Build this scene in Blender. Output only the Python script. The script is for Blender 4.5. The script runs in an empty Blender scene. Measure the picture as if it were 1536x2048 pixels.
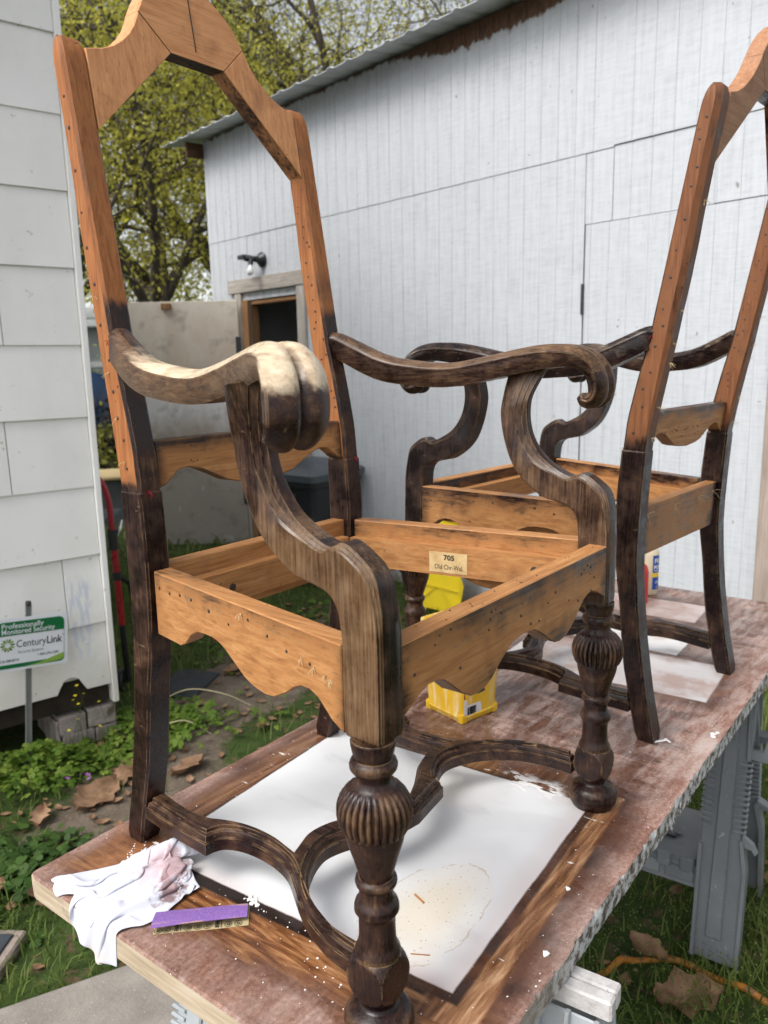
import bpy, bmesh, math, random
import numpy as np
from mathutils import Vector, Matrix
from math import radians, sin, cos, pi

SC = bpy.context.scene
COL = SC.collection
rng = np.random.default_rng(7)
random.seed(7)

# ------------------------------------------------------------------ camera
YA, PIT, ROL = radians(37.357), radians(10.815), radians(-1.105)
TZ = 0.80                                   # height of the table top
CAMZ = 1.58
_fw = np.array([cos(YA), sin(YA), 0.0]); _r = np.array([sin(YA), -cos(YA), 0.0]); _u = np.array([0, 0, 1.0])
_F = _fw * cos(PIT) - _u * sin(PIT); _U0 = _fw * sin(PIT) + _u * cos(PIT)
_R = _r * cos(ROL) + _U0 * sin(ROL); _U = -_r * sin(ROL) + _U0 * cos(ROL)
cd = bpy.data.cameras.new('camera')
cam = bpy.data.objects.new('camera', cd)
COL.objects.link(cam)
cam.matrix_world = Matrix(((_R[0], _U[0], -_F[0], 0), (_R[1], _U[1], -_F[1], 0), (_R[2], _U[2], -_F[2], CAMZ), (0, 0, 0, 1)))
cd.sensor_fit = 'HORIZONTAL'; cd.sensor_width = 36.0; cd.lens = 36.0 * 1589.6 / 1536.0
cd.clip_start = 0.02; cd.clip_end = 500
cd.dof.use_dof = True; cd.dof.focus_distance = 1.2; cd.dof.aperture_fstop = 9.0
SC.camera = cam

# ------------------------------------------------------------------ daylight: thin overcast
SUN_EL, SUN_AZ = radians(52), radians(168)   # direction towards the sun, azimuth measured from +X
W = bpy.data.worlds.new('World'); SC.world = W; W.use_nodes = True
nt = W.node_tree; nt.nodes.clear()
sky = nt.nodes.new('ShaderNodeTexSky'); sky.sky_type = 'NISHITA'; sky.sun_disc = False
sky.sun_elevation = SUN_EL; sky.sun_rotation = pi / 2 - SUN_AZ
sky.air_density = 1.0; sky.dust_density = 3.0
bw = nt.nodes.new('ShaderNodeRGBToBW')
mx = nt.nodes.new('ShaderNodeMix'); mx.data_type = 'RGBA'; mx.inputs[0].default_value = 0.80
bg = nt.nodes.new('ShaderNodeBackground'); bg.inputs[1].default_value = 0.15
wo = nt.nodes.new('ShaderNodeOutputWorld')
nt.links.new(sky.outputs[0], bw.inputs[0]); nt.links.new(sky.outputs[0], mx.inputs[6]); nt.links.new(bw.outputs[0], mx.inputs[7])
nt.links.new(mx.outputs[2], bg.inputs[0]); nt.links.new(bg.outputs[0], wo.inputs[0])
sd = bpy.data.lights.new('sun', 'SUN'); sd.energy = 1.15; sd.angle = radians(25); sd.color = (1.0, 0.97, 0.93)
so = bpy.data.objects.new('sun', sd); COL.objects.link(so)
_sv = Vector((cos(SUN_EL) * cos(SUN_AZ), cos(SUN_EL) * sin(SUN_AZ), sin(SUN_EL)))
so.rotation_euler = _sv.to_track_quat('Z', 'Y').to_euler(); so.location = (0, 0, 8)
SC.view_settings.view_transform = 'Standard'; SC.view_settings.look = 'None'
SC.view_settings.exposure = 1.17; SC.view_settings.gamma = 1.0; SC.view_settings.use_curve_mapping = False
SC.cycles.max_bounces = 8; SC.cycles.diffuse_bounces = 4; SC.cycles.glossy_bounces = 3; SC.cycles.transparent_max_bounces = 6

# ------------------------------------------------------------------ helpers: naming
def link(o):
    COL.objects.link(o); return o
def tag(o, label=None, cat=None, group=None, kind=None):
    if label: o['label'] = label
    if cat: o['category'] = cat
    if group: o['group'] = group
    if kind: o['kind'] = kind
    return o
def thing(name, label, cat, loc=(0, 0, 0), rot=(0, 0, 0), group=None):
    o = link(bpy.data.objects.new(name, None)); o.empty_display_size = 0.05
    o.location = loc; o.rotation_euler = rot
    return tag(o, label, cat, group)
def obj(name, me, mat=None, parent=None, loc=None, rot=None):
    o = link(bpy.data.objects.new(name, me))
    if mat is not None and not me.materials: me.materials.append(mat)
    if parent is not None: o.parent = parent
    if loc is not None: o.location = loc
    if rot is not None: o.rotation_euler = rot
    return o
# ------------------------------------------------------------------ helpers: meshes
def mk(name, verts, faces, smooth=False, fix=True):
    me = bpy.data.meshes.new(name)
    me.from_pydata([tuple(map(float, v)) for v in verts], [], [tuple(f) for f in faces])
    if fix:
        bm = bmesh.new(); bm.from_mesh(me); bmesh.ops.recalc_face_normals(bm, faces=bm.faces); bm.to_mesh(me); bm.free()
    if smooth is True:
        for p in me.polygons: p.use_smooth = True
    elif smooth:
        sm_angle(me, smooth)
    me.update(); return me
def sm_angle(me, deg=35):
    bm = bmesh.new(); bm.from_mesh(me)
    lim = radians(deg)
    for f in bm.faces: f.smooth = True
    for e in bm.edges:
        e.smooth = not (len(e.link_faces) == 2 and e.calc_face_angle(0) > lim)
    bm.to_mesh(me); bm.free()
def from_np(name, V, Fq, smooth=False):
    """fast mesh from arrays (all faces the same size)"""
    V = np.asarray(V, np.float32); Fq = np.asarray(Fq, np.int32); k = Fq.shape[1]
    me = bpy.data.meshes.new(name)
    me.vertices.add(len(V)); me.vertices.foreach_set('co', V.ravel())
    me.loops.add(Fq.size); me.loops.foreach_set('vertex_index', Fq.ravel())
    me.polygons.add(len(Fq)); me.polygons.foreach_set('loop_start', np.arange(0, Fq.size, k, dtype=np.int32))
    me.update(calc_edges=True)
    if smooth: me.polygons.foreach_set('use_smooth', np.ones(len(Fq), bool))
    return me
def loft(rings, closed=True, caps=True):
    n = len(rings[0]); V = [p for r in rings for p in r]; Fs = []
    for i in range(len(rings) - 1):
        for j in range(n if closed else n - 1):
            k = (j + 1) % n
            Fs.append((i * n + j, i * n + k, (i + 1) * n + k, (i + 1) * n + j))
    if caps and closed:
        Fs.append(tuple(range(n))[::-1]); Fs.append(tuple((len(rings) - 1) * n + j for j in range(n)))
    return V, Fs
def inset(poly, d):
    """move a closed 2-D outline (counter-clockwise) inward by d"""
    n = len(poly); out = []
    for i in range(n):
        p0 = Vector(poly[i - 1]); p = Vector(poly[i]); p1 = Vector(poly[(i + 1) % n])
        a = (p - p0).normalized(); b = (p1 - p).normalized()
        na = Vector((-a.y, a.x)); nb = Vector((-b.y, b.x)); m = na + nb
        l = m.length
        if l < 1e-4: m = na
        else: m = m / l * min(1.0 / max(0.35, (l / 2)), 2.0)
        out.append(tuple(p + m * d))
    return out
def area2(p): return sum(p[i - 1][0] * p[i][1] - p[i][0] * p[i - 1][1] for i in range(len(p)))
def prism(outline, levels, f):
    """outline in 2-D, levels [(w, inset)], f(u, v, w) -> xyz"""
    if area2(outline) < 0: outline = outline[::-1]
    rings = [[f(u, v, w) for u, v in inset(outline, d)] for w, d in levels]
    V, F = loft(rings, True, False); n = len(rings[0])
    tri = tess(inset(outline, levels[0][1])); F += [t[::-1] for t in tri]
    o = (len(rings) - 1) * n; F += [tuple(o + k for k in t) for t in tess(inset(outline, levels[-1][1]))]
    return V, F
def tess(p):
    if len(p) <= 8 and convex(p): return [tuple(range(len(p)))]
    from mathutils.geometry import tessellate_polygon
    return [tuple(t) for t in tessellate_polygon([[Vector((a, b_, 0)) for a, b_ in p]])]
def convex(p):
    n = len(p); sg = 0
    for i in range(n):
        ax, ay = p[i - 1]; bx, by = p[i]; cx_, cy_ = p[(i + 1) % n]; c = (bx - ax) * (cy_ - by) - (by - ay) * (cx_ - bx)
        if abs(c) > 1e-12:
            if sg and (c > 0) != (sg > 0): return False
            sg = c
    return True
def box(x0, x1, y0, y1, z0, z1, bev=0.0, seg=1):
    bm = bmesh.new()
    bmesh.ops.create_cube(bm, size=1.0)
    for v in bm.verts:
        v.co = Vector(((x0 + x1) / 2 + v.co.x * (x1 - x0), (y0 + y1) / 2 + v.co.y * (y1 - y0), (z0 + z1) / 2 + v.co.z * (z1 - z0)))
    if bev: bmesh.ops.bevel(bm, geom=list(bm.edges), offset=bev, segments=seg, affect='EDGES', profile=0.7)
    me = bpy.data.meshes.new('box'); bm.to_mesh(me); bm.free(); return me
def joined(name, meshes):
    bm = bmesh.new()
    for m in meshes: bm.from_mesh(m)
    me = bpy.data.meshes.new(name); bm.to_mesh(me); bm.free()
    for m in meshes:
        if m.users == 0: bpy.data.meshes.remove(m)
    return me
def xf(me, M): me.transform(M); return me
def lathe(profile, seg=32, flute=None):
    rings = []
    for r, z in profile:
        ring = []
        for k in range(seg):
            a = 2 * pi * k / seg; rr = r
            if flute: rr = flute(r, z, a)
            ring.append((rr * cos(a), rr * sin(a), z))
        rings.append(ring)
    return loft(rings)
def catmull(P, m):
    P = [np.array(p, float) for p in P]; out = []
    for i in range(len(P) - 1):
        p0 = P[i - 1] if i else 2 * P[0] - P[1]; p1 = P[i]; p2 = P[i + 1]; p3 = P[i + 2] if i + 2 < len(P) else 2 * P[-1] - P[-2]
        for k in range(m):
            t = k / m
            out.append(0.5 * (2 * p1 + (p2 - p0) * t + (2 * p0 - 5 * p1 + 4 * p2 - p3) * t * t + (3 * p1 - p0 - 3 * p2 + p3) * t ** 3))
    out.append(P[-1]); return out
def tube(path, rad, seg=8, closed_caps=True):
    P = [Vector(p) for p in path]; rings = []; up = Vector((0, 0, 1))
    prev = None
    for i, p in enumerate(P):
        t = (P[min(i + 1, len(P) - 1)] - P[max(i - 1, 0)]).normalized()
        if prev is None:
            a = t.cross(up)
            if a.length < 1e-3: a = t.cross(Vector((1, 0, 0)))
        else:
            a = prev - t * prev.dot(t)
        a.normalize(); prev = a; b = t.cross(a)
        r = rad[i] if hasattr(rad, '__len__') else rad
        rings.append([tuple(p + (a * cos(2 * pi * k / seg) + b * sin(2 * pi * k / seg)) * r) for k in range(seg)])
    return loft(rings)
def paint(me, name, fn):
    """float on face corners from fn(co, face normal)"""
    at = me.attributes.new(name, 'FLOAT', 'CORNER'); vals = np.zeros(len(me.loops), np.float32)
    for p in me.polygons:
        for li in p.loop_indices:
            vals[li] = fn(me.vertices[me.loops[li].vertex_index].co, p.normal)
    at.data.foreach_set('value', vals)
def S(a, b, x):
    t = min(1.0, max(0.0, (x - a) / (b - a))); return t * t * (3 - 2 * t)
def interp(xs, ys, x): return float(np.interp(x, xs, ys))
# ------------------------------------------------------------------ helpers: materials
class NB:
    def __init__(self, name, rough=0.6, spec=0.5, color=None):
        self.m = bpy.data.materials.new(name); self.m.use_nodes = True
        self.t = self.m.node_tree; self.b = self.t.nodes['Principled BSDF']
        self.b.inputs['Roughness'].default_value = rough
        self.b.inputs['Specular IOR Level'].default_value = spec
        if color: self.b.inputs['Base Color'].default_value = (*color, 1)
        self._tc = None
    def n(self, typ, **kw):
        nd = self.t.nodes.new(typ)
        for k, v in kw.items(): setattr(nd, k, v)
        return nd
    def L(self, a, b):
        if isinstance(b, str): b = self.b.inputs[b]
        if hasattr(a, 'is_output') or isinstance(a, bpy.types.NodeSocket): self.t.links.new(a, b)
        else:
            if b.type in ('RGBA',) and hasattr(a, '__len__') and len(a) == 3: a = (*a, 1)
            b.default_value = a
    def tc(self, which='Object'):
        if self._tc is None: self._tc = self.n('ShaderNodeTexCoord')
        return self._tc.outputs[which]
    def geo(self, which): return self.n('ShaderNodeNewGeometry').outputs[which]
    def map(self, v, scale=(1, 1, 1), loc=(0, 0, 0), rot=(0, 0, 0)):
        d = self.n('ShaderNodeMapping'); self.L(v, d.inputs[0]); d.inputs[1].default_value = loc; d.inputs[2].default_value = rot; d.inputs[3].default_value = scale
        return d.outputs[0]
    def noise(self, v, scale, detail=4, rough=0.55, dist=0.0, out='Fac'):
        d = self.n('ShaderNodeTexNoise'); self.L(v, d.inputs['Vector']); d.inputs['Scale'].default_value = scale; d.inputs['Detail'].default_value = detail
        d.inputs['Roughness'].default_value = rough; d.inputs['Distortion'].default_value = dist
        return d.outputs[out]
    def vor(self, v, scale, feature='F1', out='Distance', rand=1.0):
        d = self.n('ShaderNodeTexVoronoi', feature=feature); self.L(v, d.inputs['Vector']); d.inputs['Scale'].default_value = scale; d.inputs['Randomness'].default_value = rand
        return d.outputs[out]
    def ramp(self, f, stops, mode='LINEAR'):
        d = self.n('ShaderNodeValToRGB'); self.L(f, d.inputs[0]); cr = d.color_ramp; cr.interpolation = mode
        while len(cr.elements) > 1: cr.elements.remove(cr.elements[0])
        for i, (p, c) in enumerate(stops):
            e = cr.elements[0] if i == 0 else cr.elements.new(p)
            e.position = p
            if not hasattr(c, '__len__'): c = (c, c, c)
            e.color = (*c, 1)
        return d.outputs[0]
    def st(self, f, a, b):
        d = self.n('ShaderNodeMapRange', interpolation_type='SMOOTHSTEP'); self.L(f, d.inputs[0]); d.inputs[1].default_value = a; d.inputs[2].default_value = b
        return d.outputs[0]
    def mix(self, f, a, b, mode='MIX'):
        d = self.n('ShaderNodeMix', data_type='RGBA', blend_type=mode); self.L(f, d.inputs[0]); self.L(a, d.inputs[6]); self.L(b, d.inputs[7])
        return d.outputs[2]
    def ma(self, op, a, b=0.0, c=None, clamp=False):
        d = self.n('ShaderNodeMath', operation=op, use_clamp=clamp); self.L(a, d.inputs[0]); self.L(b, d.inputs[1])
        if c is not None: self.L(c, d.inputs[2])
        return d.outputs[0]
    def attr(self, name, out='Fac'): return self.n('ShaderNodeAttribute', attribute_name=name).outputs[out]
    def sep(self, v):
        d = self.n('ShaderNodeSeparateXYZ'); self.L(v, d.inputs[0]); return d.outputs
    def bump(self, h, strength=0.3, dist=0.002, normal=None):
        d = self.n('ShaderNodeBump'); self.L(h, d.inputs['Height']); d.inputs['Strength'].default_value = strength; d.inputs['Distance'].default_value = dist
        if normal is not None: self.L(normal, d.inputs['Normal'])
        return d.outputs[0]
    def edge(self, radius=0.003, lo=0.02, hi=0.10, samples=4):
        bv = self.n('ShaderNodeBevel', samples=samples); bv.inputs[0].default_value = radius
        dp = self.n('ShaderNodeVectorMath', operation='DOT_PRODUCT'); self.L(bv.outputs[0], dp.inputs[0]); self.L(self.geo('Normal'), dp.inputs[1])
        return self.st(self.ma('SUBTRACT', 1.0, dp.outputs['Value']), lo, hi)
    def rnd(self):
        return self.n('ShaderNodeObjectInfo').outputs['Random']
    def shift(self, v, k=7.0):
        d = self.n('ShaderNodeVectorMath', operation='ADD'); self.L(v, d.inputs[0]); self.L(self.ma('MULTIPLY', self.rnd(), k), d.inputs[1]); return d.outputs[0]
def plain(name, col, rough=0.5, spec=0.5, vary=0.25, scale=20, bump=0.0, metallic=0.0, coat=0.0):
    b = NB(name, rough, spec); c = np.array(col)
    v = b.shift(b.tc())
    f = b.noise(v, scale, 5)
    b.L(b.ramp(f, [(0.25, tuple(c * (1 - vary))), (0.55, tuple(c)), (0.8, tuple(np.minimum(1, c * (1 + vary * 0.6))))]), 'Base Color')
    r = b.ma('ADD', b.ma('MULTIPLY', b.noise(v, scale * 2.3, 3), 0.25), rough - 0.12); b.L(r, 'Roughness')
    if bump: b.L(b.bump(b.noise(v, scale * 4, 4), bump, 0.003), 'Normal')
    b.b.inputs['Metallic'].default_value = metallic
    if coat: b.b.inputs['Coat Weight'].default_value = coat; b.b.inputs['Coat Roughness'].default_value = 0.15
    return b.m
# ------------------------------------------------------------------ GROUND
def vnoise(x, y, s=1.0, seed=0):
    x = np.asarray(x, float) * s + seed * 17.3; y = np.asarray(y, float) * s - seed * 9.1
    xi = np.floor(x).astype(int); yi = np.floor(y).astype(int); fx = x - xi; fy = y - yi
    fx = fx * fx * (3 - 2 * fx); fy = fy * fy * (3 - 2 * fy)
    def h(a, b):
        n = (a * 374761393 + b * 668265263 + seed * 1274126177) & 0xffffffff
        n = ((n ^ (n >> 13)) * 1274126177) & 0xffffffff
        return ((n ^ (n >> 16)) & 0xffff) / 65535.0
    return (h(xi, yi) * (1 - fx) + h(xi + 1, yi) * fx) * (1 - fy) + (h(xi, yi + 1) * (1 - fx) + h(xi + 1, yi + 1) * fx) * fy
def bump_z(x, y):
    return 0.05 * (vnoise(x, y, 0.9, 1) - 0.5) + 0.025 * (vnoise(x, y, 3.1, 2) - 0.5)
def dirt_amt(x, y):
    """1 on the trodden strip between house and table, 0 on the lawn"""
    x = np.asarray(x, float); y = np.asarray(y, float)
    d = np.abs((y - 2.62) - (x - 2.2) * 0.42 + 0.16 * np.sin(x * 2.1))
    m = np.clip(1.25 - d / 0.42, 0, 1) * np.clip((x - 1.25) / 0.5, 0, 1) * np.clip((4.2 - x) / 1.2, 0, 1)
    m2 = np.clip(1.2 - np.hypot((x - 1.35) / 0.5, (y - 2.35) / 0.28), 0, 1) * 0.8
    return np.clip(np.maximum(m, m2) + 0.5 * (vnoise(x, y, 4.5, 5) - 0.5), 0, 1)
N = 150
gx = np.concatenate([np.linspace(-3, 6, 100), np.linspace(6.3, 60, 50)]); gy = np.concatenate([np.linspace(-40, -2.2, 20), np.linspace(-2, 6, 90), np.linspace(6.3, 60, 40)])
GX, GY = np.meshgrid(gx, gy, indexing='ij'); GZ = bump_z(GX, GY)
GZ = GZ * np.clip((14 - np.hypot(GX, GY)) / 8, 0, 1)
V = np.stack([GX, GY, GZ], -1).reshape(-1, 3); ny = len(gy)
I = np.arange((len(gx) - 1) * ny).reshape(len(gx) - 1, ny)[:, :-1].ravel()
gm = from_np('ground', V, np.stack([I, I + ny, I + ny + 1, I + 1], 1), True)
at = gm.attributes.new('dirt', 'FLOAT', 'POINT'); at.data.foreach_set('value', dirt_amt(V[:, 0], V[:, 1]).astype(np.float32))
b = NB('soil_and_lawn', 0.95, 0.2); v = b.tc()
soil = b.ramp(b.noise(v, 9, 8, 0.7), [(0.25, (0.075, 0.055, 0.04)), (0.5, (0.14, 0.11, 0.082)), (0.75, (0.22, 0.18, 0.14))])
soil = b.mix(b.st(b.noise(v, 60, 3), 0.62, 0.7), soil, (0.24, 0.2, 0.16))
lawn = b.ramp(b.noise(v, 14, 6, 0.7), [(0.3, (0.020, 0.034, 0.008)), (0.55, (0.045, 0.075, 0.016)), (0.8, (0.075, 0.10, 0.03))])
litter = b.mix(b.st(b.noise(v, 22, 4, 0.6), 0.55, 0.68), lawn, (0.11, 0.075, 0.045))
k = b.st(b.ma('ADD', b.attr('dirt'), b.ma('MULTIPLY', b.ma('SUBTRACT', b.noise(v, 18, 5), 0.5), 0.7)), 0.35, 0.6)
b.L(b.mix(k, litter, soil), 'Base Color'); b.L(b.bump(b.noise(v, 40, 8, 0.7), 0.8, 0.02), 'Normal')
ground = obj('ground', gm, b.m); tag(ground, kind='structure')

# concrete walk in the near left corner
cp = [(1.12, 1.62), (0.62, 1.86), (-1.6, 2.9), (-1.6, -1.0), (0.95, -1.0), (1.02, 0.9)]
Vc, Fc = prism(cp, [(-0.05, 0), (0.034, 0.0), (0.042, 0.012)], lambda u, v_, w: (u, v_, w))
b = NB('old_concrete', 0.9, 0.25); v = b.tc()
c = b.ramp(b.noise(v, 7, 8, 0.65), [(0.3, (0.18, 0.16, 0.14)), (0.6, (0.27, 0.245, 0.215)), (0.8, (0.34, 0.315, 0.275))])
c = b.mix(b.st(b.noise(v, 240, 3), 0.60, 0.72), c, (0.13, 0.115, 0.10)); c = b.mix(b.st(b.noise(b.map(v, loc=(3, 1, 0)), 170, 3), 0.66, 0.74), c, (0.5, 0.48, 0.44))
b.L(c, 'Base Color'); b.L(b.bump(b.noise(v, 110, 6, 0.7), 0.6, 0.006), 'Normal')
tag(obj('concrete_path', mk('concrete_path', Vc, Fc), b.m), kind='structure')

# ------------------------------------------------------------------ SHED
sg = np.array([4.36, 2.782, 0.0]); SA = radians(78.46)
sd_ = np.array([cos(SA), sin(SA), 0.0])
# shed frame: local x runs along the wall towards the left of the picture, local -y faces the yard
shed = thing('shed', 'white painted plywood shed with corrugated metal roof and open doorway', 'shed', sg, (0, 0, SA))
def paint_white():
    b = NB('white_wall_paint', 0.55, 0.35); v = b.tc(); vs = b.shift(v, 5)
    brush = b.noise(b.map(vs, scale=(1.2, 1, 9)), 9, 6, 0.65)
    brush2 = b.noise(b.map(vs, scale=(10, 1, 0.8)), 5, 5, 0.6)
    f = b.ma('ADD', b.ma('MULTIPLY', brush, 0.5), b.ma('MULTIPLY', brush2, 0.5))
    c = b.ramp(f, [(0.34, (0.385, 0.40, 0.425)), (0.44, (0.445, 0.462, 0.488)), (0.58, (0.50, 0.517, 0.543))])
    dirt = b.st(b.noise(vs, 1.6, 6, 0.65), 0.5, 0.75)
    c = b.mix(b.ma('MULTIPLY', dirt, 0.28), c, (0.42, 0.43, 0.44))
    dots = b.st(b.noise(b.map(vs, loc=(4, 2, 1)), 26, 1), 0.775, 0.80); c = b.mix(dots, c, (0.25, 0.24, 0.23))
    zz = b.sep(v)[2]
    # bare red-brown wood left unpainted right under the eave
    xx = b.sep(v)[0]
    band = b.ma('SUBTRACT', b.ma('ADD', zz, b.ma('MULTIPLY', b.noise(b.map(v, scale=(4, 1, 2)), 4, 6, 0.7), 0.16)), 0.0)
    lim = b.ma('MULTIPLY', b.st(b.ma('ABSOLUTE', b.ma('ADD', xx, 0.33)), 0.95, 0.25), 0.10)
    k = b.st(b.ma('ADD', band, lim), 3.53, 3.55)
    c = b.mix(k, c, b.ramp(b.noise(b.map(v, scale=(8, 1, 2)), 8, 5), [(0.3, (0.060, 0.030, 0.018)), (0.7, (0.17, 0.088, 0.050))]))
    # mud splashed low on the boards
    low = b.st(b.ma('ADD', zz, b.ma('MULTIPLY', b.noise(v, 7, 5), 0.45)), 0.42, 0.22)
    c = b.mix(b.ma('MULTIPLY', low, 0.65), c, (0.20, 0.16, 0.13))
    b.L(c, 'Base Color'); b.L(b.bump(f, 0.35, 0.003), 'Normal'); return b.m
M_shed = paint_white()
def panel(a0, a1, z0, z1, y=0.0, parent=shed, name='wall_panel', th=0.012):
    """sheet of grooved plywood; grooves are cut into the mesh"""
    pitch, g, dpt = 0.1125, 0.0048, 0.0032
    prof = [(a0, y)]
    k = math.ceil((a0 + 0.816) / pitch)
    while True:
        c_ = -0.816 + k * pitch
        if c_ > a1 - 0.012: break
        if c_ > a0 + 0.012: prof += [(c_ - g, y), (c_ - g * 0.7, y + dpt), (c_ + g * 0.7, y + dpt), (c_ + g, y)]
        k += 1
    prof.append((a1, y))
    Vp = []; Fp = []; n = len(prof)
    for z in (z0, z1): Vp += [(x, yy, z) for x, yy in prof]
    for i in range(n - 1): Fp.append((i, i + 1, n + i + 1, n + i))
    m = len(Vp); Vp += [(a0, y + th, z0), (a1, y + th, z0), (a0, y + th, z1), (a1, y + th, z1)]
    Fp += [(m, 0, n, m + 2), (n - 1, m + 1, m + 3, 2 * n - 1), tuple(range(n)) + (m + 1, m), tuple(range(n, 2 * n)) + (m + 3, m + 2), (m, m + 2, m + 3, m + 1)]
    return obj(name, mk('wall_panel', Vp, Fp), M_shed, parent)
panel(-1.160, 2.95, 2.6155, 3.47, -0.0035); panel(-4.2, -1.162, 2.624, 3.47, -0.006)
panel(-1.70, -1.1635, 2.2625, 2.620, 0.001); panel(-4.2, -1.703, 2.264, 2.620, -0.002); panel(-1.160, -0.998, 2.263, 2.612, 0.0)
panel(-0.994, 1.612, -0.1, 2.614); panel(1.615, 2.33, 2.10, 2.616, 0.002); panel(2.333, 2.95, -0.1, 2.614)
panel(-4.2, -2.10, -0.1, 2.261, 0.001)
dr = panel(-2.015, -1.008, 0.06, 2.258, -0.006, name='door')
M_black = plain('black_plastic', (0.012, 0.013, 0.015), 0.4, 0.5, 0.4)
M_iron = plain('dark_iron', (0.03, 0.032, 0.034), 0.5, 0.5, 0.4)
for z in (1.80, 0.6):
    obj('hinge', box(-1.010, -0.990, -0.014, -0.006, z, z + 0.16, 0.002), M_iron, dr)
M_grey_board = None
def weathered(name, dark, light, axis=2, sc=1.0):
    b = NB(name, 0.85, 0.2); v = b.shift(b.tc()); s = [10, 10, 10]; s[axis] = 0.7
    f = b.noise(b.map(v, scale=tuple(np.array(s) * sc)), 4, 7, 0.65, 0.6)
    c = b.ramp(f, [(0.3, dark), (0.55, tuple((np.array(dark) + np.array(light)) / 2)), (0.72, light)])
    c = b.mix(b.st(b.noise(v, 6 * sc, 4), 0.6, 0.75), c, tuple(np.array(dark) * 0.8))
    b.L(c, 'Base Color'); b.L(b.bump(f, 0.5, 0.003), 'Normal'); return b.m
M_trim = weathered('weathered_pale_trim', (0.27, 0.235, 0.20), (0.55, 0.51, 0.46), 0)
M_trimv = weathered('weathered_pale_trim_upright', (0.27, 0.235, 0.20), (0.55, 0.51, 0.46), 2)
M_post = weathered('weathered_post_wood', (0.22, 0.17, 0.14), (0.45, 0.37, 0.32), 2)
M_frame = weathered('bare_frame_wood', (0.17, 0.085, 0.035), (0.36, 0.20, 0.10), 2)
M_framex = weathered('bare_header_wood', (0.17, 0.085, 0.035), (0.36, 0.20, 0.10), 0)
obj('header_trim', box(1.50, 2.62, -0.032, -0.005, 2.16, 2.272, 0.004), M_trim, shed)
obj('side_trim', box(1.515, 1.615, -0.028, -0.003, -0.05, 2.157, 0.004), M_trimv, shed)
obj('side_trim', box(2.43, 2.53, -0.026, -0.003, -0.05, 2.157, 0.004), M_trimv, shed)
obj('door_jamb', box(2.333, 2.428, -0.022, 0.09, -0.05, 2.098, 0.003), M_frame, shed)
obj('door_jamb', box(1.60, 1.618, 0.014, 0.09, -0.05, 2.098, 0.003), M_frame, shed)
obj('door_head', box(1.618, 2.33, 0.014, 0.10, 2.06, 2.096, 0.003), M_framex, shed)
obj('corner_post', box(-2.22, -2.02, -0.045, -0.008, -0.1, 3.40, 0.004), M_post, shed)
# body of the shed behind the front wall
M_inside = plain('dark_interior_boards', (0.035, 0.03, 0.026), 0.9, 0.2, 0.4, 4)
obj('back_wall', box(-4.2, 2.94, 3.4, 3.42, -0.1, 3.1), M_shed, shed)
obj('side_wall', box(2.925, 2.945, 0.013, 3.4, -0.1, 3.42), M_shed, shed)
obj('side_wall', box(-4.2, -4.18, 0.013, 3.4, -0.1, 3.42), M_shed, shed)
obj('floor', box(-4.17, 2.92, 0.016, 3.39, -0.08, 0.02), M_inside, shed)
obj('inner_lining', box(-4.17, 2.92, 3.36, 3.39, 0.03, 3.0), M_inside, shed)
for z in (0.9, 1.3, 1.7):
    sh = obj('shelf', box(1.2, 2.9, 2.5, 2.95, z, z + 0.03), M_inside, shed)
M_card = plain('shelf_box_card', (0.24, 0.19, 0.14), 0.85, 0.2, 0.3, 6)
for i, (x, z, w, h) in enumerate([(2.1, 1.33, 0.22, 0.14), (2.45, 0.93, 0.3, 0.2), (1.9, 1.73, 0.25, 0.12)]):
    tag(obj('carton', xf(box(x, x + w, -2.8, -2.55, z, z + h, 0.004), Matrix.Translation(sg) @ Matrix.Rotation(SA, 4, 'Z')), M_card),
        ['small carton on the middle shelf inside the dark shed', 'carton on the bottom shelf inside the dark shed', 'carton on the top shelf inside the dark shed'][i], 'carton', 'cartons inside the shed')
# corrugated roof with overhanging eave
b = NB('galvanised_sheet', 0.45, 0.5); v = b.tc()
b.L(b.ramp(b.noise(b.map(v, scale=(3, 1, 1)), 5, 6), [(0.3, (0.46, 0.475, 0.48)), (0.6, (0.60, 0.62, 0.625)), (0.8, (0.70, 0.71, 0.71))]), 'Base Color'); b.b.inputs['Metallic'].default_value = 0.1
b.L(b.bump(b.noise(v, 14, 4), 0.25, 0.004), 'Normal'); M_metal = b.m
Vr = []; Fr = []
xs = []
x = -4.5
while x < 3.2:
    xs += [(x, 0.0), (x + 0.03, 0.013), (x + 0.05, 0.013), (x + 0.08, 0.0), (x + 0.16, 0.0)]; x += 0.19
ys = [(-0.23, 3.452), (0.0, 3.485), (1.7, 3.62), (3.7, 3.25)]
for dz in (0.0, 0.0035):
    for y, z in ys: Vr += [(x, y, z + h + dz) for x, h in xs]
n = len(xs); m = len(ys) * n
for l in range(2):
    for j in range(len(ys) - 1):
        for i in range(n - 1):
            a = l * m + j * n + i; Fr.append((a, a + 1, a + n + 1, a + n))
for i in range(n - 1): Fr.append((i, m + i, m + i + 1, i + 1))
roof = obj('roof', mk('roof', Vr, Fr, fix=False), M_metal, shed)
M_rafter = weathered('rafter_wood', (0.06, 0.032, 0.02), (0.16, 0.09, 0.05), 1)
obj('barge_board', box(2.955, 2.985, -0.16, 3.4, 3.33, 3.448), M_rafter, shed)
obj('wall_plate', box(-4.17, 2.92, 0.016, 0.09, 3.36, 3.455), M_rafter, shed)
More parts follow.
